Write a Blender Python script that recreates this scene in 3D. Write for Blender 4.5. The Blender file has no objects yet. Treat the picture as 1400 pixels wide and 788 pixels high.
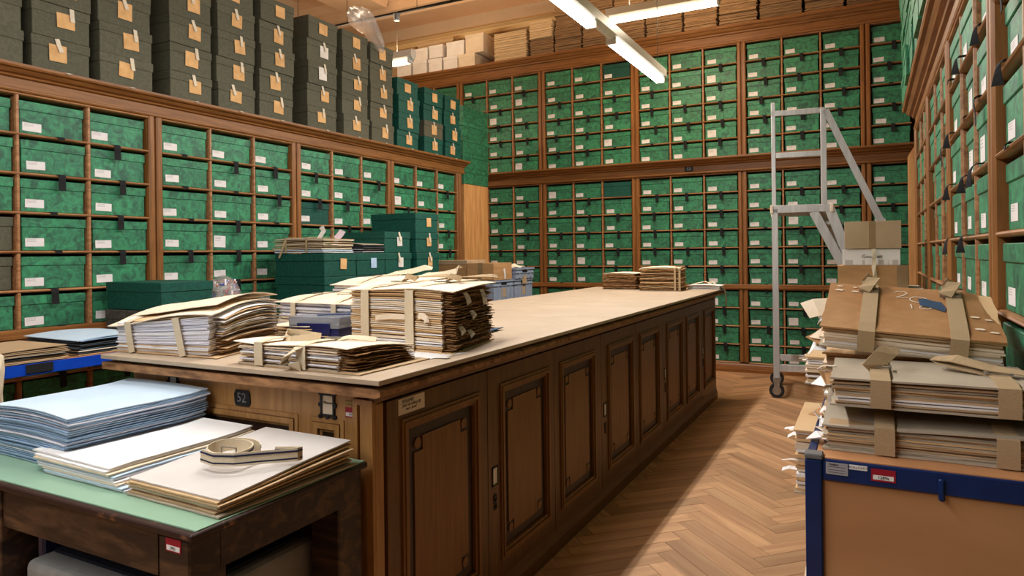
import bpy, bmesh, math, random
import numpy as np
from mathutils import Vector, Matrix

R = random.Random(7)
SC = bpy.context.scene
COL = SC.collection

# ------------------------------------------------------------------ camera
CAM_H = 1.25
FPX, YAW, ROLL = 939.0, math.radians(27.6), 0.01135
cam_d = bpy.data.cameras.new('camera')
cam_d.sensor_width = 36.0
cam_d.lens = FPX / 1400 * 36.0
cam_d.shift_y = -(394 - 346.6) / 1400
cam_d.clip_start = 0.05
cam = bpy.data.objects.new('camera', cam_d)
COL.objects.link(cam)
cam.matrix_world = (Matrix.Translation((0, 0, CAM_H)) @ Matrix.Rotation(YAW, 4, 'Z')
                    @ Matrix.Rotation(math.pi / 2, 4, 'X') @ Matrix.Rotation(-ROLL, 4, 'Z'))
SC.camera = cam

# ------------------------------------------------------------------ world, view
w = bpy.data.worlds.new('world')
SC.world = w
w.use_nodes = True
bg = w.node_tree.nodes['Background']
bg.inputs[0].default_value = (1.0, 0.86, 0.70, 1)
bg.inputs[1].default_value = 0.004
SC.view_settings.view_transform = 'Standard'
SC.view_settings.look = 'None'
SC.view_settings.gamma = 1
SC.view_settings.use_curve_mapping = False
SC.view_settings.exposure = 0.0
LAMP_W = 43.0      # watts of one neutral tube
WARM_W = 24.0      # watts of one warm tube
UP_K = 2.2         # share of the light that a lamp throws upwards


# ------------------------------------------------------------------ helpers
def lin(c):
    return tuple(((v / 255) / 12.92 if v / 255 <= 0.04045 else ((v / 255 + 0.055) / 1.055) ** 2.4) for v in c)


MATS = {}


def mat(name, c1, c2=None, rough=0.6, scale=8.0, stretch=(1, 1, 1), bump=0.0, detail=4.0, vary=0.0,
        kind='noise', metal=0.0, spec=0.4, distort=0.0, lo=0.35, hi=0.65, trans=0.0, alpha=1.0, fine=0.0):
    """procedural material: two sRGB colours mixed by a noise in object space"""
    m = bpy.data.materials.new(name)
    m.use_nodes = True
    nt = m.node_tree
    N, L = nt.nodes, nt.links
    b = N['Principled BSDF']
    b.inputs['Roughness'].default_value = rough
    b.inputs['Metallic'].default_value = metal
    b.inputs['Specular IOR Level'].default_value = spec
    if trans:
        b.inputs['Transmission Weight'].default_value = trans
    if alpha < 1:
        b.inputs['Alpha'].default_value = alpha
    c2 = c2 or c1
    tc = N.new('ShaderNodeTexCoord')
    oi = N.new('ShaderNodeObjectInfo')
    mp = N.new('ShaderNodeMapping')
    mp.inputs['Scale'].default_value = stretch
    off = N.new('ShaderNodeVectorMath'); off.operation = 'SCALE'
    cmb = N.new('ShaderNodeCombineXYZ')
    for k in range(3):
        cmb.inputs[k].default_value = (1.0, 2.3, 3.7)[k]
    L.new(cmb.outputs[0], off.inputs[0])
    sc = N.new('ShaderNodeMath'); sc.operation = 'MULTIPLY'; sc.inputs[1].default_value = 11.0
    L.new(oi.outputs['Random'], sc.inputs[0])
    L.new(sc.outputs[0], off.inputs['Scale'])
    add = N.new('ShaderNodeVectorMath'); add.operation = 'ADD'
    L.new(tc.outputs['Object'], add.inputs[0])
    L.new(off.outputs[0], add.inputs[1])
    L.new(add.outputs[0], mp.inputs['Vector'])
    nz = N.new('ShaderNodeTexNoise')
    nz.inputs['Scale'].default_value = scale
    nz.inputs['Detail'].default_value = detail
    nz.inputs['Distortion'].default_value = distort
    L.new(mp.outputs[0], nz.inputs['Vector'])
    rp = N.new('ShaderNodeValToRGB')
    rp.color_ramp.elements[0].position = lo
    rp.color_ramp.elements[1].position = hi
    rp.color_ramp.elements[0].color = (*lin(c1), 1)
    rp.color_ramp.elements[1].color = (*lin(c2), 1)
    L.new(nz.outputs[0], rp.inputs[0])
    out = rp.outputs[0]
    if fine:
        n2 = N.new('ShaderNodeTexNoise')
        n2.inputs['Scale'].default_value = scale * 7
        n2.inputs['Detail'].default_value = 3
        L.new(mp.outputs[0], n2.inputs['Vector'])
        mr = N.new('ShaderNodeMapRange')
        mr.inputs[1].default_value = 0.3; mr.inputs[2].default_value = 0.7
        mr.inputs[3].default_value = 1 - fine; mr.inputs[4].default_value = 1 + fine
        L.new(n2.outputs[0], mr.inputs[0])
        vm = N.new('ShaderNodeVectorMath'); vm.operation = 'SCALE'
        L.new(out, vm.inputs[0]); L.new(mr.outputs[0], vm.inputs['Scale'])
        out = vm.outputs[0]
    if vary:
        hs = N.new('ShaderNodeHueSaturation')
        mr = N.new('ShaderNodeMapRange')
        mr.inputs[3].default_value = 1 - vary; mr.inputs[4].default_value = 1 + vary
        L.new(oi.outputs['Random'], mr.inputs[0])
        L.new(mr.outputs[0], hs.inputs['Value'])
        L.new(out, hs.inputs['Color'])
        out = hs.outputs[0]
    L.new(out, b.inputs['Base Color'])
    if bump:
        bp = N.new('ShaderNodeBump')
        bp.inputs['Strength'].default_value = bump
        bp.inputs['Distance'].default_value = 0.004
        L.new(nz.outputs[0], bp.inputs['Height'])
        L.new(bp.outputs[0], b.inputs['Normal'])
    MATS[name] = m
    return m


def emis(name, col, strength):
    m = bpy.data.materials.new(name)
    m.use_nodes = True
    nt = m.node_tree
    nt.nodes.remove(nt.nodes['Principled BSDF'])
    e = nt.nodes.new('ShaderNodeEmission')
    e.inputs[0].default_value = (*col, 1)
    e.inputs[1].default_value = strength
    nt.links.new(e.outputs[0], nt.nodes['Material Output'].inputs[0])
    return m


class MB:
    """collects simple shapes into one mesh"""
    def __init__(s):
        s.v, s.f = [], []

    def add(s, vs, fs):
        o = len(s.v)
        s.v += [tuple(p) for p in vs]
        s.f += [tuple(i + o for i in f) for f in fs]
        return s

    def box(s, x0, x1, y0, y1, z0, z1, M=None):
        vs = [Vector((x, y, z)) for z in (z0, z1) for y in (y0, y1) for x in (x0, x1)]
        if M:
            vs = [M @ p for p in vs]
        return s.add(vs, [(0, 2, 3, 1), (4, 5, 7, 6), (0, 1, 5, 4), (2, 6, 7, 3), (0, 4, 6, 2), (1, 3, 7, 5)])

    def prism(s, pts, axis, a, b):
        """closed 2-D outline pulled along axis from a to b. axis x: pts=(y,z), y: (x,z), z: (x,y)"""
        n = len(pts)

        def P(p, t):
            return (t, p[0], p[1]) if axis == 'x' else (p[0], t, p[1]) if axis == 'y' else (p[0], p[1], t)
        vs = [P(p, a) for p in pts] + [P(p, b) for p in pts]
        fs = [tuple(range(n)), tuple(range(2 * n - 1, n - 1, -1))]
        fs += [(i, i + n, (i + 1) % n + n, (i + 1) % n) for i in range(n)]
        return s.add(vs, fs)

    def tube(s, p, q, r, n=10, r2=None):
        p, q = Vector(p), Vector(q)
        d = (q - p).normalized()
        u = d.orthogonal().normalized(); v = d.cross(u)
        r2 = r if r2 is None else r2
        vs = [p + r * (math.cos(2 * math.pi * i / n) * u + math.sin(2 * math.pi * i / n) * v) for i in range(n)]
        vs += [q + r2 * (math.cos(2 * math.pi * i / n) * u + math.sin(2 * math.pi * i / n) * v) for i in range(n)]
        fs = [tuple(range(n - 1, -1, -1)), tuple(range(n, 2 * n))] + [(i, (i + 1) % n, (i + 1) % n + n, i + n) for i in range(n)]
        return s.add(vs, fs)

    def bar(s, p, q, a, b, up=(0, 0, 1)):
        """rectangular bar of width a (sideways) and b (along up)"""
        p, q = Vector(p), Vector(q)
        d = (q - p).normalized(); u = Vector(up)
        sd = d.cross(u).normalized(); u = sd.cross(d).normalized()
        vs = [c + sx * a / 2 * sd + sz * b / 2 * u for c in (p, q) for sx, sz in ((-1, -1), (1, -1), (1, 1), (-1, 1))]
        return s.add(vs, [(3, 2, 1, 0), (4, 5, 6, 7), (0, 1, 5, 4), (1, 2, 6, 5), (2, 3, 7, 6), (3, 0, 4, 7)])

    def mesh(s, name, bev=0.0, seg=1):
        me = bpy.data.meshes.new(name)
        me.from_pydata(s.v, [], s.f)
        bm = bmesh.new(); bm.from_mesh(me)
        bmesh.ops.recalc_face_normals(bm, faces=bm.faces)
        if bev:
            bmesh.ops.bevel(bm, geom=list(bm.edges), offset=bev, segments=seg, affect='EDGES', profile=0.5)
        bm.to_mesh(me); bm.free()
        return me

    def build(s, name, m, parent=None, bev=0.0, seg=1, **kw):
        return ob(name, s.mesh(name, bev, seg), m, parent, **kw)


def ob(name, me, m, parent=None, loc=None, rz=None, label=None, kind=None, smooth=False):
    if m is not None and not me.materials:
        me.materials.append(m)
    o = bpy.data.objects.new(name, me)
    COL.objects.link(o)
    if parent is not None:
        o.parent = parent
    if loc is not None:
        o.location = loc
    if rz is not None:
        o.rotation_euler = (0, 0, rz)
    if label:
        o['label'] = label
    if kind:
        o['kind'] = kind
    if smooth:
        for p in me.polygons:
            p.use_smooth = True
    return o


def tag(o, label, cat, group=None, kind=None):
    o['label'] = label
    o['category'] = cat
    if group:
        o['group'] = group
    if kind:
        o['kind'] = kind
    return o


def thing(name, label, cat, loc=(0, 0, 0), rz=0.0, group=None):
    o = bpy.data.objects.new(name, None)
    o.empty_display_size = 0.05
    COL.objects.link(o)
    o.location = loc
    o.rotation_euler = (0, 0, rz)
    return tag(o, label, cat, group)


def text(s, size, m, parent, M, name='lettering', ext=0.0004, shear=0.0):
    cu = bpy.data.curves.new('t', 'FONT')
    cu.body = s; cu.size = size; cu.extrude = ext; cu.align_x = 'CENTER'; cu.align_y = 'CENTER'; cu.shear = shear
    cu.resolution_u = 2
    to = bpy.data.objects.new('t', cu)
    COL.objects.link(to)
    bpy.context.view_layer.update()
    me = bpy.data.meshes.new_from_object(to.evaluated_get(bpy.context.evaluated_depsgraph_get()))
    bpy.data.objects.remove(to); bpy.data.curves.remove(cu)
    me.materials.clear()
    me.transform(M)
    return ob(name, me, m, parent)


def face_M(loc, direction):
    """text matrix: lettering standing on a face that looks along direction"""
    base = Matrix.Rotation(math.pi / 2, 4, 'X')            # faces -Y
    rz = {'-y': 0.0, '+x': math.pi / 2, '-x': -math.pi / 2}[direction]
    return Matrix.Translation(loc) @ Matrix.Rotation(rz, 4, 'Z') @ base


def ribbon(pts, wv, wd, t=0.0016, name='strap', m=None, parent=None, closed=False):
    """a band of cloth or paper along pts; wv is its sideways direction (one vector or one for each point)"""
    P = [Vector(p) for p in pts]
    n = len(P)
    vs, fs = [], []
    for i in range(n):
        a = P[(i - 1) % n] if (closed or i > 0) else P[i]
        b = P[(i + 1) % n] if (closed or i < n - 1) else P[i]
        tg = (b - a)
        tg = tg.normalized() if tg.length > 1e-9 else Vector((0, 0, 1))
        s = Vector(wv[i] if isinstance(wv, list) else wv)
        s = (s - tg * s.dot(tg)).normalized()
        hw = (wd[i] if isinstance(wd, list) else wd) / 2
        nn = tg.cross(s).normalized()
        vs += [P[i] + s * hw + nn * t / 2, P[i] - s * hw + nn * t / 2, P[i] - s * hw - nn * t / 2, P[i] + s * hw - nn * t / 2]
    k = n if closed else n - 1
    for i in range(k):
        a, b = 4 * i, 4 * ((i + 1) % n)
        fs += [(a + j, a + (j + 1) % 4, b + (j + 1) % 4, b + j) for j in range(4)]
    if not closed:
        fs += [(3, 2, 1, 0), (4 * n - 4, 4 * n - 3, 4 * n - 2, 4 * n - 1)]
    mb = MB(); mb.add(vs, fs)
    return mb.build(name, m, parent)


def waves(seed, n=4, f=9.0):
    r = random.Random(seed)
    q = [(r.uniform(-f, f), r.uniform(-f, f), r.uniform(0, 6.28), r.uniform(.4, 1)) for _ in range(n)]
    tot = sum(a[3] for a in q)
    return lambda X, Y: sum(a * np.sin(fx * X + fy * Y + ph) for fx, fy, ph, a in q) / tot


def leaf_mesh(name, x0, x1, y0, y1, t, zf, nx=10, ny=8, jit=0.0, seed=0, m=None, shear=0.0):
    r = np.random.RandomState(seed)
    X, Y = np.meshgrid(np.linspace(x0, x1, nx), np.linspace(y0, y1, ny), indexing='ij')
    if jit:
        X[0] += r.uniform(-jit, jit, ny); X[-1] += r.uniform(-jit, jit, ny)
        Y[:, 0] += r.uniform(-jit, jit, nx) * .5; Y[:, -1] += r.uniform(-jit, jit, nx) * .5
    Z = zf(X, Y)
    X = X + shear * Y
    bot = np.stack([X, Y, Z], -1).reshape(-1, 3)
    top = np.stack([X, Y, Z + t], -1).reshape(-1, 3)
    V = np.concatenate([bot, top]); o = nx * ny
    idx = lambda i, j: i * ny + j
    F = []
    for i in range(nx - 1):
        for j in range(ny - 1):
            a, b, c, d = idx(i, j), idx(i + 1, j), idx(i + 1, j + 1), idx(i, j + 1)
            F.append((a + o, b + o, c + o, d + o)); F.append((d, c, b, a))
    for i in range(nx - 1):
        a, b = idx(i, 0), idx(i + 1, 0); F.append((a, b, b + o, a + o))
        a, b = idx(i + 1, ny - 1), idx(i, ny - 1); F.append((a, b, b + o, a + o))
    for j in range(ny - 1):
        a, b = idx(0, j + 1), idx(0, j); F.append((a, b, b + o, a + o))
        a, b = idx(nx - 1, j), idx(nx - 1, j + 1); F.append((a, b, b + o, a + o))
    me = bpy.data.meshes.new(name)
    me.from_pydata(V.tolist(), [], F)
    if m:
        me.materials.append(m)
    return me


# ------------------------------------------------------------------ materials
M = mat
wood = lambda n, a, b, st, **k: M(n, a, b, rough=k.pop('rough', .45), scale=k.pop('scale', 9), stretch=st, detail=6, distort=.6, bump=k.pop('bump', .06), **k)
cab_z = wood('cabinet_wood_upright', (124, 78, 36), (150, 99, 50), (6, 6, .45), vary=.08)
cab_x = wood('cabinet_wood_lengthwise', (122, 76, 35), (148, 97, 48), (.45, 6, 6), vary=.08)
cab_y = wood('cabinet_wood_sideways', (122, 76, 35), (148, 97, 48), (6, .45, 6), vary=.08)
cab_dark = wood('cabinet_back_wood', (60, 38, 22), (80, 52, 30), (4, 4, .5))
shelf_m = wood('shelf_edge_wood', (140, 92, 58), (182, 132, 88), (.6, 6, 6), vary=.1)
green = M('green_marbled_paper', (42, 88, 68), (58, 142, 98), rough=.5, scale=17, distort=1.6, detail=6, lo=.34, hi=.66, vary=.12, fine=.2)
green_lid = green
dgreen = M('dark_green_cloth', (8, 66, 56), (14, 84, 70), rough=.6, scale=60, vary=.07)
khaki = M('olive_grey_cloth', (78, 76, 60), (90, 88, 70), rough=.75, scale=70, vary=.08)
greybox = M('dark_grey_board', (66, 62, 58), (88, 84, 78), rough=.8, scale=60)
lab_m = None
black_tape = M('black_ribbon_cloth', (14, 14, 15), (22, 22, 24), rough=.8, scale=200)
white_tape = M('white_cotton_tape', (205, 192, 170), (226, 214, 192), rough=.85, scale=150)
tan_card = M('tan_card', (206, 158, 102), (222, 176, 120), rough=.8, scale=20, vary=.06)
white_card = M('white_card', (214, 206, 196), (228, 222, 214), rough=.8, scale=20, vary=.05)
bluish_card = M('pale_blue_card', (168, 190, 222), (184, 204, 232), rough=.8, scale=20)
pink_card = M('pale_pink_card', (222, 196, 204), (232, 210, 216), rough=.8, scale=20)
mdf = M('pale_fibreboard', (174, 153, 129), (184, 163, 139), rough=.62, scale=5, bump=.02, fine=.03)
ctr_z = wood('counter_wood_upright', (92, 60, 28), (110, 74, 36), (7, 7, .5), rough=.4, scale=8)
ctr_y = wood('counter_wood_lengthwise', (90, 58, 27), (108, 72, 35), (7, .5, 7), rough=.4, scale=8)
ctr_lit_x = wood('counter_wood_lit_end', (158, 112, 62), (180, 134, 80), (.5, 7, 7), rough=.42, scale=8)  # paler copy of the counter wood; light on the near end is painted in
ctr_lit_z = wood('counter_lit_end_upright', (158, 112, 62), (180, 134, 80), (7, 7, .5), rough=.42, scale=8)  # same lit copy with upright grain, for the end facing the camera
ctr_panel = wood('counter_panel_wood', (116, 76, 34), (132, 90, 42), (9, 9, .5), rough=.42, scale=8)
ctr_dark = wood('counter_inlay_dark', (46, 30, 22), (58, 38, 28), (7, 7, .5), rough=.4)
old_edge = M('worn_counter_edge', (96, 60, 34), (176, 128, 84), rough=.7, scale=26, stretch=(.6, 2, 2), bump=.5, detail=8, lo=.3, hi=.7)
tbl_wood = M('dark_worn_table_wood', (42, 27, 19), (100, 72, 49), rough=.42, scale=7, stretch=(.8, 3, 4), detail=9, distort=.9, bump=.1, lo=.44, hi=.74, fine=.25)
tbl_edge = M('chipped_table_edge', (50, 30, 22), (190, 130, 86), rough=.5, scale=34, stretch=(.5, 1, 1), detail=8, bump=.5, lo=.6, hi=.8)
lino = M('pale_green_linoleum', (142, 176, 150), (150, 186, 159), rough=.28, scale=3, spec=.5)
pine = wood('knotty_pine', (196, 136, 78), (224, 168, 106), (5, 5, .5), rough=.55, scale=5)
kraft = M('brown_cardboard', (168, 124, 80), (182, 138, 92), rough=.8, scale=6, stretch=(1, 1, 5), vary=.06)
kraft_pale = M('greyish_cardboard', (168, 142, 110), (180, 154, 122), rough=.8, scale=6, vary=.05)
kraft_tape = M('brown_parcel_tape', (138, 112, 80), (150, 122, 88), rough=.3, scale=10)
white_box = M('white_carton', (222, 214, 206), (232, 226, 220), rough=.7, scale=8, vary=.04)
pale_box = M('cream_carton', (216, 196, 168), (228, 210, 184), rough=.8, scale=8, vary=.05)
news = M('yellowed_newsprint', (126, 96, 66), (158, 124, 88), rough=.9, scale=9, stretch=(1, 1, 14), detail=3, vary=.2, bump=.2)
news_pale = M('pale_newsprint', (196, 166, 126), (214, 186, 146), rough=.9, scale=9, stretch=(1, 1, 14), detail=3, vary=.07, bump=.2)
plaster = M('cream_plaster', (214, 178, 142), (224, 190, 154), rough=.9, scale=2)
plaster_y = M('yellowish_plaster', (220, 188, 136), (228, 198, 148), rough=.9, scale=2)
wallpaint = M('wall_paint', (196, 170, 140), (204, 178, 148), rough=.9, scale=2)
alu = M('brushed_aluminium', (190, 188, 186), (208, 206, 204), rough=.42, metal=.25, scale=30, stretch=(1, 1, .1))
steel = M('dull_steel', (150, 148, 144), (170, 168, 164), rough=.35, metal=.85, scale=30)
iron = M('black_iron', (26, 24, 24), (40, 38, 38), rough=.5, metal=.3, scale=40)
brass = M('aged_brass', (120, 96, 56), (160, 132, 80), rough=.4, metal=.7, scale=40)
rubber = M('black_rubber', (28, 28, 28), (38, 38, 38), rough=.6, scale=40)
blue_steel = M('blue_enamelled_steel', (4, 34, 84), (6, 40, 94), rough=.35, scale=20, spec=.5)
bright_blue = M('bright_blue_enamel', (10, 64, 178), (12, 70, 186), rough=.4, scale=20)
grey_plastic = M('grey_plastic', (100, 100, 100), (110, 110, 110), rough=.5, scale=20)
crate_m = M('grey_blue_crate_plastic', (134, 144, 162), (146, 156, 174), rough=.45, scale=20)
mel = wood('beech_board', (190, 134, 90), (202, 146, 100), (.5, 5, 5), rough=.45, scale=4, bump=0)
mel_z = wood('beech_panel', (174, 124, 82), (186, 136, 92), (.7, 4, 3), rough=.5, scale=3, bump=0)
case_m = M('grey_case_shell', (150, 148, 144), (160, 158, 154), rough=.5, scale=20)
case_top = M('dark_blue_grey_felt', (38, 40, 52), (46, 48, 60), rough=.85, scale=80)
p_white = M('white_paper', (232, 228, 226), (240, 238, 236), rough=.85, scale=6, vary=.03)
p_greyw = M('lavender_white_paper', (222, 220, 230), (234, 232, 240), rough=.85, scale=6, vary=.05)
p_off = M('off_white_paper', (200, 193, 187), (208, 201, 195), rough=.85, scale=6)
p_cream = M('cream_folder_paper', (226, 206, 178), (236, 218, 194), rough=.85, scale=6, vary=.06)
p_buff = M('buff_folder_card', (176, 146, 110), (190, 160, 124), rough=.85, scale=7, vary=.08)
p_tan = M('tan_folder_card', (206, 170, 124), (216, 182, 138), rough=.85, scale=7, vary=.07)
p_brown = M('brown_dried_paper', (112, 76, 42), (158, 116, 70), rough=.95, scale=30, vary=.25, bump=.4)
p_redbrown = M('russet_dried_paper', (128, 88, 54), (178, 136, 92), rough=.95, scale=30, vary=.2, bump=.4)
p_grey = M('warm_grey_board', (170, 156, 136), (182, 168, 148), rough=.85, scale=7, vary=.05)
p_dgrey = M('dark_grey_folder', (58, 62, 66), (74, 78, 82), rough=.8, scale=7, vary=.1)
p_blue = M('pale_blue_folder', (146, 172, 200), (160, 186, 212), rough=.8, scale=6, vary=.10)
p_bluetop = M('light_blue_paper', (188, 208, 226), (196, 216, 232), rough=.8, scale=6)
brown_cover = M('brown_cover_board', (164, 118, 74), (182, 138, 94), rough=.6, scale=5, detail=8, fine=.08)
strap_m = M('natural_webbing', (210, 192, 162), (220, 204, 176), rough=.9, scale=500, bump=.2)
strap_d = M('coarse_linen_webbing', (172, 146, 112), (184, 158, 122), rough=.95, scale=500, bump=.25)
navy = M('navy_thread', (26, 30, 62), (34, 38, 72), rough=.9, scale=100)
red_m = M('red_sticker', (150, 16, 40), (158, 22, 46), rough=.5, scale=10)
silver_l = M('silver_sticker', (150, 150, 156), (166, 166, 170), rough=.4, scale=10)
ink = M('dark_ink', (38, 34, 34), (44, 40, 40), rough=.8, scale=10)
ink_soft = M('grey_ink', (120, 118, 120), (132, 130, 132), rough=.8, scale=10)
chalk = M('white_chalk', (226, 212, 192), (236, 224, 206), rough=.95, scale=60)
bluepaint = M('slate_blue_paint', (38, 66, 96), (46, 76, 106), rough=.8, scale=30)
blue_pl = M('navy_plastic', (22, 28, 76), (28, 34, 88), rough=.3, scale=10)
clear_pl = M('clear_plastic', (220, 226, 236), rough=.2, trans=.75, spec=.5)
bag_m = M('clear_plastic_bag', (232, 228, 224), (240, 238, 236), rough=.25, trans=.6, scale=20, bump=.4, alpha=.42)
clip_cols = [M('red_plastic_bits', (196, 60, 60)), M('blue_plastic_bits', (70, 84, 170)), M('white_plastic_bits', (230, 226, 226)), M('orange_plastic_bits', (220, 130, 80))]
lampshell = M('white_lamp_housing', (226, 222, 216), (232, 228, 222), rough=.35, scale=10)
tube_w = emis('lit_neutral_tube', (1.0, .95, .86), 9.0)
tube_y = emis('lit_warm_tube', (1.0, .80, .52), 9.0)
cable_m = M('grey_cable', (60, 54, 48), (70, 62, 56), rough=.6, scale=10)
plank_m = wood('oak_parquet', (166, 123, 88), (190, 148, 108), (.4, 5, 5), rough=.55, scale=4, vary=.24, bump=.05, spec=.25)
sub_m = M('dark_floor_joint', (40, 26, 16), (48, 32, 20), rough=.9, scale=10)


def label_material():
    m = M('printed_white_label', (222, 216, 214), (230, 224, 222), rough=.75, scale=10, vary=.03)
    nt = m.node_tree; N, L = nt.nodes, nt.links
    b = N['Principled BSDF']
    src = b.inputs['Base Color'].links[0].from_socket
    tc = N.new('ShaderNodeTexCoord'); sp = N.new('ShaderNodeSeparateXYZ')
    L.new(tc.outputs['Generated'], sp.inputs[0])

    def mth(op, a, bb):
        n = N.new('ShaderNodeMath'); n.operation = op
        for i, q in enumerate((a, bb)):
            if isinstance(q, (int, float)): n.inputs[i].default_value = q
            else: L.new(q, n.inputs[i])
        return n.outputs[0]
    ln = mth('LESS_THAN', mth('FRACT', mth('MULTIPLY', sp.outputs[2], 7.0), 0), .32)
    up = mth('GREATER_THAN', sp.outputs[2], .52)
    lf = mth('LESS_THAN', sp.outputs[0], .58)
    rt = mth('GREATER_THAN', sp.outputs[0], .08)
    k = mth('MULTIPLY', mth('MULTIPLY', ln, up), mth('MULTIPLY', lf, rt))
    k = mth('MULTIPLY', k, .5)
    mx = N.new('ShaderNodeMixRGB')
    L.new(k, mx.inputs[0]); L.new(src, mx.inputs[1]); mx.inputs[2].default_value = (.05, .05, .06, 1)
    L.new(mx.outputs[0], b.inputs['Base Color'])
    return m


lab_m = label_material()

# ------------------------------------------------------------------ levels shared by all walls
XL, XR, YB = -3.70, 0.285, 7.374          # front planes of the left, right and back cabinets
Z_LOW = (.10, .855)
Z_MID = (.903, 2.065)
Z_UP = (2.235, 3.395)

# ================================================================== STRUCTURE
fl = MB().box(-7.2, 1.2, -3.6, 8.1, -.06, -.004).build('floor', sub_m)
fl['kind'] = 'structure'
PL, PW = .51, .085
planks_near, planks_far = [], []
rt2 = math.sqrt(2)
u_off, v_off = 0.0, 0.0
x_shift = -.47 - (PL - PW / 2) / rt2 * 1.0
for c in range(-12, 8):
    for k in range(-80, 80):
        for typ in (0, 1):
            if typ == 0:
                u0, v0, du, dv = c * PL - k * PW, c * PL + k * PW, PL, PW
            else:
                u0, v0, du, dv = c * PL + PL - PW - k * PW, c * PL + PW + k * PW, PW, PL
            uc, vc = u0 + du / 2, v0 + dv / 2
            x = (uc + vc) / rt2 + x_shift; y = (vc - uc) / rt2 + 4.0
            if not (-7 < x < 1 and -1 < y < 8):
                continue
            near = -1.38 < x < .28 and 1.95 < y < 7.25
            (planks_near if near else planks_far).append((x, y, -math.pi / 4 if typ == 0 else math.pi / 4))
planks_near.sort(key=lambda p: p[0] ** 2 + p[1] ** 2)
planks_far += planks_near[300:]
pm = MB().box(-PL / 2 + .001, PL / 2 - .001, -PW / 2 + .001, PW / 2 - .001, -.004, 0).mesh('plank')
pm.materials.append(plank_m)
for x, y, a in planks_near[:300]:
    o = ob('plank', pm, None, fl, loc=(x, y, R.uniform(-.0006, .0004)), rz=a)
fm = MB()
for x, y, a in planks_far:
    fm.box(-PL / 2 + .001, PL / 2 - .001, -PW / 2 + .001, PW / 2 - .001, -.004, 0, Matrix.Translation((x, y, 0)) @ Matrix.Rotation(a, 4, 'Z'))
fm.build('far_planks', plank_m, fl, kind='stuff')

for nm, b in (('wall_back', (-7.2, 1.2, 7.95, 8.1, 0, 5.0)), ('wall_left', (-7.35, -7.2, -3.6, 8.1, 0, 5.0))):
    MB().box(*b).build(nm, wallpaint, kind='structure')
MB().box(.86, 1.2, -3.6, 7.95, 0, 5.0).build('wall_right', cab_dark, kind='structure')
MB().box(-7.35, 1.2, -3.6, 8.1, 4.85, 5.0).build('ceiling', plaster, kind='structure')
# coffered ceiling: a deep beam along the back wall and beams running to it, with stepped mouldings
tr = MB()
tr.prism([(7.95, 4.12), (7.86, 4.14), (7.84, 4.2), (7.78, 4.22), (7.95, 4.3)], 'x', -7.2, .86)
tr.build('trim_1', plaster_y, kind='structure')
tr = MB()
tr.prism([(7.95, 4.46), (7.5, 4.46), (7.46, 4.5), (7.40, 4.51), (7.40, 4.62), (7.34, 4.64), (7.28, 4.74), (7.28, 4.85), (7.95, 4.85)], 'x', -7.2, .86)
tr.build('trim_2', plaster, kind='structure')
for i, xb in enumerate((-5.95, -2.9, .0)):
    tr = MB()
    tr.prism([(xb - .42, 4.85), (xb - .42, 4.74), (xb - .34, 4.66), (xb - .3, 4.52), (xb + .3, 4.52), (xb + .34, 4.66), (xb + .42, 4.74), (xb + .42, 4.85)], 'y', -3.6, 7.3)
    tr.build('trim_%d' % (3 + i), plaster, kind='structure')
for i, yb in enumerate((4.6, 1.8)):
    tr = MB()
    tr.prism([(yb - .3, 4.85), (yb - .3, 4.76), (yb - .22, 4.70), (yb - .2, 4.56), (yb + .2, 4.56), (yb + .22, 4.70), (yb + .3, 4.76), (yb + .3, 4.85)], 'x', -7.2, .86)
    tr.build('trim_%d' % (6 + i), plaster, kind='structure')

# ================================================================== CABINETS
SHT = .014


def bay(where, label, loc, rz, width, tiers, ncol, pil_l=False, pil_r=True, group=None, depth=.5, pw=.09):
    """one bay of built-in shelving. local: front plane y=0 looking to -y, x to the right, z from the floor"""
    t = thing('shelf_bay', label, 'cabinet', loc, rz, group)
    z0, z1 = tiers[0][0], tiers[-1][1]
    MB().box((-pw / 2 if pil_l else pw / 2), width + (pw / 2 if pil_r else 0), depth - .02, depth, z0, z1).build('back_panel', cab_dark, t)

    def pilaster(x):
        mb = MB()
        mb.box(x - pw / 2, x + pw / 2, .006, depth - .02, z0 + .0005, z1 + .003)
        for s in (-1, 1):
            a = x + s * pw * .27
            mb.prism([(a - .019, .006), (a - .019, -.006), (a - .011, -.014), (a + .011, -.014), (a + .019, -.006), (a + .019, .006)], 'z', z0 + .0005, z1 + .003)
        mb.build('pilaster', cab_z, t)
    if pil_l: pilaster(0)
    if pil_r: pilaster(width)
    a0, a1 = pw / 2, width - pw / 2
    cw = (a1 - a0 + .02) / ncol
    cols = []
    for k in range(ncol):
        x0 = a0 + k * cw
        cols.append((x0, x0 + cw - .02))
        if k < ncol - 1:
            mb = MB()
            xd = x0 + cw - .01
            for (p, q, n) in tiers:
                mb.prism([(xd - .01, depth - .02), (xd - .01, .004), (xd - .006, -.004), (xd + .006, -.004), (xd + .01, .004), (xd + .01, depth - .02)], 'z', p, q)
            mb.build('divider', shelf_m, t)
    for (p, q, n) in tiers:
        pitch = (q - p) / n
        for r in range(n + 1):
            zz = p + r * pitch
            if r == n: zz = q + SHT * .3
            MB().prism([(depth - .02, zz - SHT), (depth - .02, zz), (0, zz), (-.008, zz - .003), (-.011, zz - SHT / 2), (-.008, zz - SHT + .003), (0, zz - SHT)], 'x', a0 + .0006, a1 - .0006).build('shelf', shelf_m, t)
    return t, cols


BOXES = []     # every green box spot: (x, y, z, rz, width, label bits, style)
ORD = ['first', 'second', 'third', 'fourth', 'fifth', 'sixth', 'seventh']
CN = {1: ['only'], 2: ['left', 'right'], 3: ['left', 'middle', 'right']}


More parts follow.
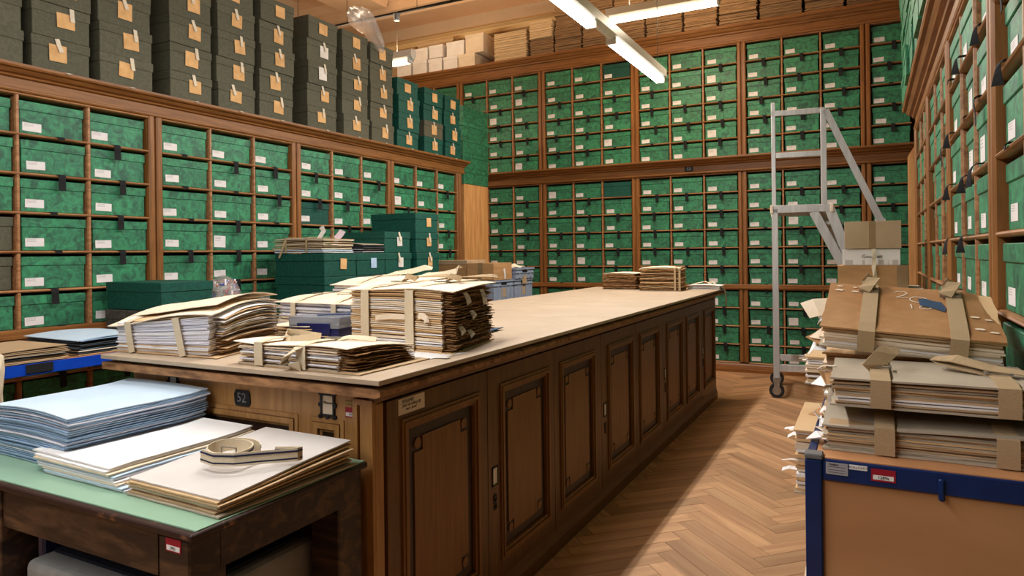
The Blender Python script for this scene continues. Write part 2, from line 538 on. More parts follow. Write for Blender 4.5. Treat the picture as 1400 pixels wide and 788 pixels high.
def fill(where, bayname, loc, rz, cols, tiers_n, skip=None, depth_in=0.012):
    c, s = math.cos(rz), math.sin(rz)
    for tname, (p, q, n) in tiers_n:
        pitch = (q - p) / n
        for ci, (x0, x1) in enumerate(cols):
            for r in range(n):
                if skip and skip(tname, ci, r):
                    continue
                zz = q - (r + 1) * pitch + .0012
                xm = (x0 + x1) / 2 + R.uniform(-.003, .003)
                yl = depth_in + R.uniform(-.006, .014)
                wx, wy = loc[0] + xm * c - yl * s, loc[1] + xm * s + yl * c
                BOXES.append(dict(x=wx, y=wy, z=zz, rz=rz + R.uniform(-.006, .006), rec=yl, where=where, bay=bayname, col=CN[len(cols)][ci], ci=ci, row=r, tier=tname, w=x1 - x0))


# --- left cabinet (faces the room, four bays in view; runs along the room)
LP = 1.11
LBAY = ['nearest', 'second', 'third', 'far']
for i in range(4):
    y0 = 1.48 + i * LP
    loc, rz = (XL, y0, 0), math.pi / 2
    tiers = [(*Z_LOW, 4), (*Z_MID, 6)]
    t, cols = bay('left', 'brown wooden shelf bay of the left cabinet, %s from the camera' % ['nearest', 'second', 'third', 'farthest'][i], loc, rz, LP, tiers, 3,
                  pil_l=(i == 0), group='left cabinet bays')
    fill('left cabinet', LBAY[i], loc, rz, cols, [('upper', (*Z_MID, 6)), ('lower', (*Z_LOW, 4))],
         skip=lambda tn, ci, r, i=i: (tn == 'lower' and (r > 1 or i > 0)) or (tn == 'upper' and i > 0 and r > 5))
y_end = 1.48 + 4 * LP
MB().box(LP + .046, LP + .07, .004, .5, .1, 2.065).build('end_panel', cab_z, t)


def cornice(name, label, prof, axis, a, b, m, group=None):
    o = MB().prism(prof, axis, a, b).build(name, m)
    return tag(o, label, 'cornice', group)


def corn_prof(face, out, z0, z1):
    """stepped cornice profile; out = +1 or -1 is the side it projects to"""
    P = lambda d, z: (face + out * d, z)
    h = z1 - z0
    return [P(-.5, z0), P(.012, z0), P(.016, z0 + .06 * h), P(.016, z0 + .12 * h), P(.004, z0 + .16 * h), P(.006, z0 + .52 * h), P(.022, z0 + .56 * h), P(.026, z0 + .63 * h),
            P(.045, z0 + .68 * h), P(.058, z0 + .78 * h), P(.062, z0 + .82 * h), P(.078, z0 + .84 * h), P(.084, z0 + .9 * h), P(.084, z1), P(-.5, z1)]


cornice('wooden_cornice', 'moulded brown cornice along the top of the left cabinet under dark boxes', corn_prof(XL, 1, 2.07, 2.193), 'y', 1.2, y_end + .11, cab_y)
ledge = lambda f, o: [(f + o * .0147, .853), (f + o * .022, .853), (f + o * .032, .861), (f + o * .032, .874), (f + o * .022, .879), (f + o * .022, .895), (f + o * .0147, .903)]
tag(MB().prism(ledge(XL, 1), 'y', 1.2, y_end + .07).build('cabinet_ledge', cab_y), 'moulded wooden ledge above the lowest boxes of the left cabinet', 'ledge')
tag(MB().prism([(XL - .4, 0), (XL + .015, 0), (XL + .015, .075), (XL, .0855), (XL - .4, .0855)], 'y', 1.2, y_end + .07).build('cabinet_plinth', cab_y), 'wooden plinth under the left cabinet', 'plinth')

# --- back cabinet, three tiers
BP = 1.136
BX = [-.03 - BP * k for k in range(6, -1, -1)]
bn = ['leftmost', 'second', 'third', 'fourth', 'fifth', 'sixth']
vis_n = {2: 'second', 3: 'third', 4: 'fourth', 5: 'fifth'}
for i in range(1, 6):
    x0 = BX[i]
    loc = (x0, YB, 0)
    tiers = [(*Z_LOW, 4), (*Z_MID, 6), (*Z_UP, 6)]
    t, cols = bay('back', 'brown wooden bay of the back cabinet full of green boxes, %s from the left' % bn[i - 1], loc, 0, BP, tiers, 3, pil_l=(i == 1), group='back cabinet bays')

    def sk(tn, ci, r, i=i):
        if i == 1:
            return not (tn == 'upper' and ci == 2)
        if tn == 'lower':
            return (i < 4 and r > 0) or i == 2 or (i == 4 and ci == 0 and r > 1)
        if tn == 'middle' and i == 2:
            return ci == 0
        return False
    fill('back cabinet', bn[i - 1], loc, 0, cols, [('upper', (*Z_UP, 6)), ('middle', (*Z_MID, 6)), ('lower', (*Z_LOW, 4))], skip=sk)
loc = (BX[6], YB, 0)
t, cols = bay('back', 'narrow wooden end bay of the back cabinet in the right corner', loc, 0, .42, [(*Z_LOW, 4), (*Z_MID, 6), (*Z_UP, 6)], 1, pil_r=False, group=None)
fill('back cabinet', 'corner', loc, 0, cols, [('upper', (*Z_UP, 6)), ('middle', (*Z_MID, 6)), ('lower', (*Z_LOW, 4))], skip=lambda tn, ci, r: tn == 'lower')
cornice('wooden_cornice', 'top cornice of the back cabinet below the paper bundles', corn_prof(YB, -1, 3.40, 3.575), 'x', BX[1] - .06, .8, cab_x)
mid = cornice('wooden_cornice', 'middle cornice across the back cabinet between its two tall tiers', [(YB - .0147, 2.07)] + [(YB + (y - YB) * 1.45 - .0115, z) for y, z in corn_prof(YB, -1, 2.07, 2.225)[1:-1]] + [(YB - .0147, 2.225)], 'x', BX[1] - .06, .8, cab_x)
tag(MB().prism([(y, z) for y, z in ledge(YB, -1)], 'x', BX[1] - .06, .8).build('cabinet_ledge', cab_x), 'moulded wooden ledge above the lowest boxes of the back cabinet', 'ledge')
bpl = MB().prism([(YB + .4, 0), (YB - .04, 0), (YB - .04, .03), (YB - .03, .035), (YB - .022, .07), (YB - .016, .08), (YB - .012, .0855), (YB + .4, .0855)], 'x', BX[1] - .06, .8).build('cabinet_plinth', cab_x)
tag(bpl, 'pale wooden plinth along the floor under the back cabinet', 'plinth')

# --- right cabinet (seen at a slant), faces the room
RY = [5.45 - LP * k for k in range(0, 5)]
rb = ['far', 'third', 'second', 'nearest']
for i in range(4):
    loc, rz = (XR, RY[i], 0), -math.pi / 2
    t, cols = bay('right', 'brown wooden bay of the right cabinet, %s from the camera' % ['farthest', 'third', 'second', 'nearest'][i], loc, rz, LP, [(*Z_LOW, 4), (*Z_MID, 6)], 3,
                  pil_l=(i == 0), group='right cabinet bays')
    fill('right cabinet', rb[i], loc, rz, cols, [('upper', (*Z_MID, 6)), ('lower', (*Z_LOW, 4))],
         skip=lambda tn, ci, r, i=i: (tn == 'lower') or (i == 3 and ci == 2), depth_in=.006)
cornice('wooden_cornice', 'moulded brown cornice running along the top of the right cabinet', corn_prof(XR, -1, 2.07, 2.22), 'y', .9, 5.5, cab_y)
tag(MB().prism(ledge(XR, -1), 'y', .9, 5.5).build('cabinet_ledge', cab_y), 'moulded wooden ledge low on the right cabinet', 'ledge')
tag(MB().prism([(XR + .4, 0), (XR - .015, 0), (XR - .015, .075), (XR, .0855), (XR + .4, .0855)], 'y', .9, 5.5).build('cabinet_plinth', cab_y), 'wooden plinth under the right cabinet', 'plinth')
# pine post with a bevelled head in the right corner
pb = MB().prism([(.27, .0), (.33, 0), (.33, 2.06), (.31, 2.06), (.27, 1.99)], 'y', 6.3, 6.42).build('pine_post', pine)
tag(pb, 'upright pine plank with slanted top in the right back corner', 'plank')

# number plates
pt = thing('number_plate', 'small black number plate on the middle cornice of the back cabinet', 'sign', (0, 0, 0))
MB().box(-1.755, -1.665, YB - .024, YB - .0165, 2.10, 2.15).build('plate', iron, pt, bev=.003)
text('53', .042, steel, pt, face_M((-1.71, YB - .0245, 2.125), '-y'))

# ================================================================== BOXES
CACHE = {}


def cached(key, fn):
    if key not in CACHE:
        CACHE[key] = fn()
    return CACHE[key]


def mesh_m(mb, name, m, bev=0.0, seg=1):
    me = mb.mesh(name, bev, seg)
    me.materials.append(m)
    return me


def box_parts(t, w, d, h, m, lid_h=.046, proud=.0048, key=''):
    kb = ('b', round(w, 3), d, h, m.name)
    ob('body', cached(kb, lambda: mesh_m(MB().box(-w / 2, w / 2, 0, d, 0, h - .004), 'body', m, .0025)), None, t)
    kl = ('l', round(w, 3), d, h, m.name)
    ob('lid', cached(kl, lambda: mesh_m(MB().box(-w / 2 - proud, w / 2 + proud, -proud, d + proud, h - lid_h, h), 'lid', m, .0025)), None, t)


def label_on(t, x, z, w, h, y=-.0012, m=None, rz=0.0, name='label'):
    me = cached(('lab', w, h, (m or lab_m).name), lambda: mesh_m(MB().box(-w / 2, w / 2, -.0004, .0006, 0, h), 'label', m or lab_m))
    o = ob(name, me, None, t, loc=(x, y, z))
    o.rotation_euler = (0, rz, 0)
    return o


def tape(kind):
    def f():
        if kind == 'hang':
            pts = [(0, .03, .001), (0, -.022, .0015), (0, -.03, -.004), (0, -.031, -.02), (0.002, -.028, -.05), (.004, -.027, -.080)]
        elif kind == 'stub':
            pts = [(0, .03, .001), (0, -.022, .0015), (0, -.029, -.004), (0, -.028, -.014)]
        elif kind == 'flare':
            pts = [(0, .03, .001), (0, -.026, .0015), (0, -.034, -.005), (.002, -.036, -.018), (.004, -.037, -.036), (.004, -.037, -.056)]
        else:
            pts = [(0, .03, .001), (0, -.026, .0015), (0, -.036, -.006), (.002, -.042, -.02), (.008, -.044, -.04), (.012, -.046, -.064)]
        P = [Vector(p) for p in pts]
        wv = (1, 0, 0)
        if kind == 'flare': wv = [(1, 0, 0), (1, 0, 0), (1, .5, .2), (.7, 1, .2), (.5, 1, 0), (.4, 1, 0)]
        if kind == 'loop': wv = [(1, 0, 0), (1, 0, 0), (1, .3, .1), (1, .8, .1), (1, 1, 0), (.8, 1, 0)]
        tmp = ribbon(pts, wv, [.034] * 6 if kind in ('hang', 'stub') else [.03, .026, .014, .012, .018, .026] if kind == 'flare' else [.03, .026, .014, .012, .014, .020], .0016, 'ribbon', black_tape)
        me = tmp.data
        bpy.data.objects.remove(tmp)
        return me
    return cached(('tape', kind), f)


def score(b):
    d = math.hypot(b['x'], b['y'])
    n = (math.sin(b['rz']), -math.cos(b['rz']))
    to = (-b['x'] / d, -b['y'] / d)
    return max(0, n[0] * to[0] + n[1] * to[1]) / d ** 2


# stacks of green boxes on top of the right cornice, seen edge-on
for k in range(9):
    for r in range(6):
        BOXES.append(dict(x=XR - .094 + R.uniform(-.012, .012), y=5.25 - k * .345, z=2.222 + r * .166, rz=-math.pi / 2 + R.uniform(-.02, .02), where='stacks on the right cornice',
                          bay=ORD[min(k, 6)] if k < 7 else ['eighth', 'ninth'][k - 7], col='', ci=0, row=5 - r, tier='top', w=.33))
BOXES.sort(key=score, reverse=True)
PLAIN = {('left cabinet', 'third', 'left', 2, 'upper'): dgreen, ('back cabinet', 'third', 'right', 0, 'middle'): dgreen, ('back cabinet', 'third', 'right', 0, 'upper'): dgreen}
rest = MB()
HID = []
for i in range(4):                                     # lower shelves that other things hide in the photograph
    for ci in range(3):
        for r in range(4):
            xm = .035 + (ci + .5) * (LP - .07) / 3
            if i > 0 or r > 1:
                HID.append((XL - .02, 1.48 + i * LP + xm, Z_LOW[1] - (r + 1) * .18875, math.pi / 2))
            HID.append((XR + .02, RY[i] - xm, Z_LOW[1] - (r + 1) * .18875, -math.pi / 2))
for i in range(1, 6):
    for ci in range(3):
        for r in range(4):
            if (i < 4 and r > 0) or i <= 2 or (i == 4 and ci == 0 and r > 1):
                HID.append((BX[i] + .035 + (ci + .5) * (BP - .07) / 3, YB + .02, Z_LOW[1] - (r + 1) * .18875, 0))
for x, y, z, a in HID:
    Mx = Matrix.Translation((x, y, z + .0012)) @ Matrix.Rotation(a, 4, 'Z')
    rest.box(-.145, .145, 0, .44, 0, .117, Mx)
    rest.box(-.1485, .1485, -.0035, .4435, .117, .163, Mx)
rows_txt = ['top', 'second', 'third', 'fourth', 'fifth', 'bottom']
nbox = 0
for b in BOXES:
    right = b['where'] in ('right cabinet', 'stacks on the right cornice')
    m = PLAIN.get((b['where'], b['bay'], b['col'], b['row'], b['tier']), green)
    if b['where'] == 'left cabinet' and b['bay'] == 'nearest' and b['ci'] == 0 and b['row'] in (3, 4):
        m = khaki
    bw = min(.312, b['w'] - .021)
    bh = .163
    if nbox >= 300:
        Mx = Matrix.Translation((b['x'], b['y'], b['z'])) @ Matrix.Rotation(b['rz'], 4, 'Z')
        rest.box(-bw / 2, bw / 2, 0, .44, 0, bh - .046, Mx)
        rest.box(-bw / 2 - .0035, bw / 2 + .0035, -.0035, .4435, bh - .046, bh, Mx)
        continue
    nbox += 1
    plain = m is not green
    style = R.choice(['hang', 'hang', 'hang', 'hang', 'stub', 'stub']) if not plain else 'none'
    if right:
        style = R.choice(['flare', 'loop', 'flare', 'loop', 'hang', 'stub']) if not (b['y'] < 2.35 and b['z'] < 1.3) else 'none'
    dbl = R.random() < .07
    if b['tier'] == 'lower' and b['row'] == 3:
        style = 'none'
    nolab = plain and not (b['where'] == 'left cabinet' or b['tier'] == 'upper')
    look = 'plain dark green box' if m is dgreen else 'plain olive box' if m is khaki else 'green marbled box'
    if b['where'] == 'left cabinet':
        lb = '%s in left cabinet, %s bay, %s column, %s shelf of %s part' % (look, b['bay'], b['col'], ['top', 'second', 'third', 'fourth', 'fifth', 'lowest'][b['row']], b['tier'])
    elif b['where'] == 'right cabinet':
        lb = '%s in right cabinet, %s bay, %s column, %s shelf from the top' % (look, b['bay'], b['col'], ['first', 'second', 'third', 'fourth', 'fifth', 'sixth'][b['row']])
    elif b['where'] == 'back cabinet':
        lb = '%s in back cabinet, %s bay, %s tier, %s column, %s shelf down' % (look, b['bay'], b['tier'], b['col'], ORD[b['row']])
    else:
        lb = '%s on the right cornice, %s stack from far end, %s from its top' % (look, b['bay'], ORD[b['row']])
    t = thing('archive_box', lb, 'box', (b['x'], b['y'], b['z']), b['rz'], 'green boxes in the ' + b['where'] if right or b['where'] == 'left cabinet' else 'green boxes in the back cabinet')
    box_parts(t, bw, .44, bh, m)
    lx = -bw / 2 + .056 + R.uniform(-.004, .012)
    if right:
        lx = -bw / 2 + .09 + R.uniform(-.01, .02)
    if not nolab:
        label_on(t, lx, .012 + R.uniform(0, .012), .088, .042 if not dbl else .074, rz=R.uniform(-.03, .03))
    if style != 'none':
        o = ob('ribbon', tape(style), None, t, loc=(R.uniform(-.02, .03), -max(0, b.get('rec', 0) + .015 - .029), 0))
        o.rotation_euler = (0, 0, R.uniform(-.1, .1))
if rest.v:
    o = rest.build('green_box_rows', green)
    tag(o, 'remaining green marbled boxes at the least visible places of the cabinets', 'boxes', kind='stuff')

# ---------------- dark boxes on the left cornice
def archive_top_box(lb, loc, rz, m, w=.312, h=.165, d=.45, tagm=None, tie=True, scrap=False, group='dark boxes on the left cornice', tw=.085, th=.085, tx=0.0):
    t = thing('storage_box', lb, 'box', loc, rz, group)
    box_parts(t, w, d, h, m, lid_h=.05, proud=.004)
    if tagm:
        label_on(t, tx, h - .05 - th * .78, tw, th, y=-.006, m=tagm, rz=R.uniform(-.06, .06), name='tag')
    if tie:
        o = ribbon([(0, -.006, h + .001), (0.003, -.0075, h - .02), (.006, -.01, h - .04), (.012, -.011, h - .066)], (1, .2, 0), .026, .001, 'tie', white_tape, t)
        o.location = (tx + R.uniform(-.02, .02), 0, 0); o.rotation_euler = (0, R.uniform(-.15, .15), 0)
    return t


stacks = [(1.56, 1.87, 4, khaki, .165), (1.905, 2.195, 4, khaki, .17), (2.235, 2.545, 5, khaki, .165), (2.655, 2.95, 5, khaki, .165), (2.985, 3.285, 6, khaki, .165), (3.33, 3.64, 5, khaki, .165),
          (3.775, 4.09, 5, khaki, .165), (4.14, 4.455, 5, khaki, .165), (4.485, 4.79, 5, khaki, .163), (4.85, 5.17, 4, dgreen, .152), (5.24, 5.555, 4, dgreen, .15), (5.60, 5.885, 4, dgreen, .15)]
for si, (a, b2, n, m, h) in enumerate(stacks):
    for k in range(n):
        top = k == n - 1
        mm = khaki if (si == 10 and k == 1) else m
        cw = 'olive grey' if mm is khaki else 'dark green'
        pos = ['bottom', 'second', 'third', 'fourth', 'fifth', 'sixth'][k] if not top else 'topmost'
        lb = '%s box with card tag on left cornice, %s stack from the camera, %s box' % (cw, ['first', 'second', 'third', 'fourth', 'fifth', 'sixth', 'seventh', 'eighth', 'ninth', 'tenth', 'eleventh', 'twelfth'][si], pos)
        archive_top_box(lb, (XL + .075 - R.uniform(.012, .03), (a + b2) / 2 + R.uniform(-.006, .006), 2.194 + k * (h + .001)), math.pi / 2 + R.uniform(-.009, .009), mm, w=b2 - a - .010, h=h,
                        tagm=white_card if si in (6,) and k in (2, 3) else tan_card, tie=not top, tx=R.uniform(-.02, .03), tw=.08 + R.uniform(0, .012), th=.075 + R.uniform(0, .02))
    # loose white tape end on the cornice
    o = ribbon([(XL + .04, (a + b2) / 2, 2.1945), (XL + .078, (a + b2) / 2 + .01, 2.1955), (XL + .092, (a + b2) / 2 + .016, 2.188)], (0, 1, .1), .03, .001, 'tape_end', white_tape)
    tag(o, 'loose white tape end on the left cornice under the %s stack of dark boxes' % ['first', 'second', 'third', 'fourth', 'fifth', 'sixth', 'seventh', 'eighth', 'ninth', 'tenth', 'eleventh', 'twelfth'][si], 'tape', 'tape ends on the left cornice')

# clear plastic bag over the eighth and ninth stacks
bm = bmesh.new()
bmesh.ops.create_icosphere(bm, subdivisions=4, radius=1)
wv1, wv2 = waves(3, 5, 4), waves(9, 6, 11)
for v in bm.verts:
    p = v.co.copy()
    k = 1 + .25 * float(wv1(p.x + p.z, p.y)) + .16 * float(wv2(p.x * 2, p.y + p.z))
    v.co = Vector((p.x * .09, p.y * .16, p.z * .10)) * k
    if p.y > .3: v.co.z -= (p.y - .3) * .32; v.co.x += .10 * (p.y - .3)
me = bpy.data.meshes.new('plastic_bag'); bm.to_mesh(me); bm.free()
o = ob('plastic_bag', me, bag_m, loc=(XL + .05, 4.42, 3.165), smooth=True)
tag(o, 'crumpled clear plastic bag lying over the dark boxes on left cornice', 'bag')

# ---------------- pine shelf unit with green boxes beyond the left cabinet
pu = thing('pine_unit', 'pale knotty pine board unit standing at far end of left cabinet', 'cabinet', (-3.76, 6.38, 0))
MB().box(-.03, 0, -.25, .25, 0, 1.985).build('side_board', pine, pu, bev=.002)
MB().box(-.4, -.03, -.25, -.225, 0, 1.985).build('side_board', pine, pu)
MB().box(-.4, -.03, .225, .25, 0, 1.985).build('side_board', pine, pu)
MB().box(-.4, -.03, -.225, .225, 1.96, 1.985).build('top_board', pine, pu)
for k in range(5):
    t = thing('archive_box', 'green marbled box lying lengthwise on the pine unit, %s of five' % ['lowest', 'second lowest', 'middle', 'second highest', 'highest'][k], 'box', (-3.755, 6.375, 1.987 + k * .163), math.pi / 2 + R.uniform(-.01, .01), 'green boxes on the pine unit')
    box_parts(t, .52, .35, .162, green)

# ---------------- on top of the back cabinet
zt = 3.577
for i, (x0, x1, z0, z1, m, y0, lb) in enumerate([
        (-5.50, -5.27, 0, .17, white_box, 7.31, 'white carton on back cabinet, lower row, first from left'), (-5.25, -5.02, 0, .175, white_box, 7.31, 'white carton on back cabinet, lower row, second from left'),
        (-5.00, -4.79, 0, .17, white_box, 7.31, 'white carton on back cabinet, lower row, third from left'), (-4.775, -4.555, 0, .165, white_box, 7.31, 'white carton on back cabinet, lower row, fourth from left'),
        (-5.48, -5.265, .176, .33, white_box, 7.32, 'white carton on back cabinet, upper row, first from left'), (-5.24, -5.01, .176, .335, white_box, 7.32, 'white carton on back cabinet, upper row, second from left'),
        (-4.99, -4.775, .176, .34, white_box, 7.31, 'white carton on back cabinet, upper row, third from left'),
        (-4.55, -4.30, 0, .16, pale_box, 7.30, 'cream carton low beside the white cartons on back cabinet'), (-4.74, -4.47, .168, .35, white_box, 7.33, 'white carton on back cabinet, upper row, fourth from left'),
        (-4.46, -4.19, .165, .40, pale_box, 7.33, 'large cream carton with lid above the cream carton on back cabinet')]):
    t = thing('carton', lb, 'box', ((x0 + x1) / 2, y0, zt + z0), R.uniform(-.02, .02), 'cartons on the back cabinet')
    box_parts(t, x1 - x0 - .012, .22 if x1 < -4.5 else .42, z1 - z0 - .004, m, lid_h=.04)


def news_bundle(x0, x1, y0, z0, z1, m, lb, d=.42, group='newsprint bundles on the back cabinet', seed=0):
    t = thing('paper_bundle', lb, 'bundle', ((x0 + x1) / 2, y0, z0), R.uniform(-.015, .015), group)
    w = x1 - x0; h = z1 - z0
    n = max(5, int(h / .011)); sp = h / n
    mb = MB()
    r = random.Random(seed)
    for k in range(n):
        a = r.uniform(-.008, .008); b = r.uniform(-.008, .008); c = r.uniform(0, .016)
        mb.box(-w / 2 + .008 + a, w / 2 - .008 + b, c, d, k * sp + .0004, (k + 1) * sp - r.uniform(.0006, .003))
    mb.build('sheets', m, t, kind='stuff')
    return t


xs = -3.56
seed = 0
col = 0
colw = [.32, .35, .38, .36, .41, .36, .40, .42, .37, .38, .40]
names = ['first', 'second', 'third', 'fourth', 'fifth', 'sixth', 'seventh', 'eighth', 'ninth', 'tenth', 'eleventh']
for ci, cwid in enumerate(colw):
    if xs > .3: break
    z = zt
    hs = [[.12, .14, .13, .15], [.15, .13, .14, .12], [.11, .16, .14, .14]][ci % 3]
    if ci == 0: hs = [.2]
    nlev = len(hs)
    for k, h in enumerate(hs):
        news_bundle(xs, xs + cwid - .012, 7.30 + R.uniform(0, .03), z, z + h - .004, news, 'yellowed newsprint bundle on back cabinet, %s pile from left, %s layer up' % (names[ci], ORD[k]), seed=seed)
        seed += 1
        z += h
    xs += cwid
news_bundle(-4.05, -3.60, 7.32, zt, zt + .34, news_pale, 'tall pale bundle of paper on back cabinet beside the cream cartons', seed=90)
news_bundle(-3.56, -3.255, 7.29, zt + .2, zt + .40, news_pale, 'greyish wide bundle lying on top of the first newsprint pile', seed=91)
for k in range(3):
    news_bundle(-2.76 + k * .95, -1.84 + k * .95, 7.33, zt + .556, zt + .74, news_pale, 'long pale paper package on top of the newsprint piles, %s from the left' % ORD[k], d=.4, group='long paper packages high on the back cabinet', seed=100 + k)
for k in range(2):
    news_bundle(-6.0 + k * .62, -5.42 + k * .62, 7.6, zt, zt + .46 + .05 * (k == 1), news_pale, 'yellowish paper package behind the white cartons, %s from the left' % ORD[k], d=.3, group='paper packages behind the white cartons', seed=130 + k)

# ================================================================== LAMPS
def area(name, loc, sx, sy, power, col, parent=None):
    ld = bpy.data.lights.new(name, 'AREA')
    ld.shape = 'RECTANGLE'; ld.size = sx; ld.size_y = sy; ld.energy = power; ld.color = col
    ld.spread = math.radians(175)
    o = bpy.data.objects.new(name, ld)
    COL.objects.link(o)
    o.location = loc
    if parent: o.parent = parent
    return o


def strip_lamp(label, loc, rz, segs, length, neutral=True, cables=(), ztop=4.5, group='strip lamps over the room', boost=1.0):
    """pendant strip lamp along local x; segs = list of (x0, x1) lit tubes"""
    t = thing('strip_lamp', label, 'lamp', loc, rz, group)
    a, b = length
    MB().prism([(-.012, .02), (-.042, .05), (-.040, .115), (.040, .115), (.042, .05), (.012, .02)], 'x', a, b).build('housing', lampshell, t)
    for (p, q) in segs:
        MB().prism([(-.03, -.012), (-.034, .012), (-.022, .03), (.022, .03), (.034, .012), (.03, -.012)], 'x', p, q).build('tube', tube_w if neutral else tube_y, t)
        for e, s in ((p, -1), (q, 1)):
            MB().box(min(e, e + s * .018), max(e, e + s * .018), -.036, .036, -.014, .034).build('end_cap', lampshell, t)
        pw_ = (LAMP_W if neutral else WARM_W) * boost * (q - p) / 1.2
        colr = (1, .985, .96) if neutral else (1, .84, .62)
        for ang, share, yy, zz in ((0, .40, 0, -.018), (62, .30, .046, .0), (-62, .30, -.046, .0)):
            o = area('tube_light', ((p + q) / 2, yy, zz), q - p, .03, pw_ * share, colr, t)
            o.rotation_euler = (math.radians(ang), 0, 0)
        if neutral: continue                              # the neutral lamps have closed tops
        u = area('tube_uplight', ((p + q) / 2, 0, .125), q - p, .05, (LAMP_W if neutral else WARM_W) * UP_K * (q - p) / 1.2, (1, .80, .56), t)
        u.rotation_euler = (math.pi, 0, 0)
    for c in cables:
        MB().tube((c, 0, .114), (c, 0, ztop - loc[2]), .003, 6).build('cable', cable_m, t)
    return t


strip_lamp('long white neutral strip lamp hanging over the counter, lit in staggered tubes', (-1.62, 3.0, 2.74), math.pi / 2, [(.05, 1.25), (1.66, 2.93)], (-.1, 3.0), True, cables=(.3, 2.86), ztop=4.85, group=None)
strip_lamp('neutral strip lamp continuing over the near end of the counter, above the view', (-1.62, -.2, 2.74), math.pi / 2, [(.0, 1.2), (1.6, 2.8)], (-.1, 2.95), True, cables=(.3, 2.5), ztop=4.85, group=None)
strip_lamp('neutral strip lamp behind the viewer above the near end of the room', (-1.62, -3.2, 2.74), math.pi / 2, [(.1, 1.3), (1.55, 2.75)], (.0, 2.82), True, cables=(.4, 2.6), ztop=4.85, group=None)
strip_lamp('warm strip lamp across the room in front of the newsprint bundles', (-1.65, 6.12, 3.40), 0, [(-.49, .49)], (-.52, .52), False, cables=(-.3, .3), ztop=4.85, group=None, boost=2.0)
strip_lamp('small warm strip lamp hanging behind the dark boxes on left cornice', (-4.65, 5.66, 3.19), 0, [(-.55, .55)], (-.57, .60), False, cables=(.4,), ztop=3.69, group=None)
ft = thing('ceiling_track', 'thin black power track across the ceiling with a lamp hanging from it', 'track', (0, 5.66, 3.7))
MB().box(-6.5, -1.2, -.012, .012, 0, .02).build('rail', iron, ft)
for x in (-5.6, -4.9, -4.0, -3.3, -2.4):
    MB().tube((x, 0, .02), (x, 0, 1.15), .003, 6).build('hanger', cable_m, ft)
MB().tube((-4.25, 0, -.07), (-4.25, 0, 0), .03, 10, .035).build('lamp_socket', grey_plastic, ft)

# ================================================================== COUNTER 52
CX0, CX1, CY0, CY1 = -2.20, -1.185, 1.455, 5.97
ct = thing('work_counter', 'long dark panelled wooden counter with cupboard doors in the middle of the room', 'counter', (0, 0, 0))
MB().box(CX0, CX1 - .012, CY0 + .012, CY1, .09, .88).build('carcass', ctr_z, ct)
pl = MB()
pl.prism([(CX0, 0), (CX1 + .016, 0), (CX1 + .016, .05), (CX1 + .008, .07), (CX1 + .004, .092), (CX0, .092)], 'y', CY0 - .012, CY1 + .02)
pl.build('plinth', ctr_y, ct)
ot = MB()
ot.prism([(CX0 - .07, .882), (CX1 + .062, .882), (CX1 + .075, .888), (CX1 + .075, .900), (CX1 + .066, .905), (CX0 - .07, .905)], 'y', CY0 - .065, CY1 + .04)
ot.build('old_top', old_edge, ct)
MB().box(CX0 - .03, CX1 + .035, CY0 - .03, CY1 + .01, .905, .9165).build('shadow_gap_strip', ctr_dark, ct)  # dark filler painted as the shadow gap between worktop and old top
cv = MB()   # moulding under the top
cv.prism([(CX1 - .012, .85), (CX1 + .004, .852), (CX1 + .01, .865), (CX1 + .03, .873), (CX1 + .03, .882), (CX1 - .012, .882)], 'y', CY0 - .004, CY1)
cv.build('moulding', ctr_y, ct)

DY = [1.50, 2.055, 2.617, 3.180, 3.74, 4.30, 4.86, 5.41, 5.955]


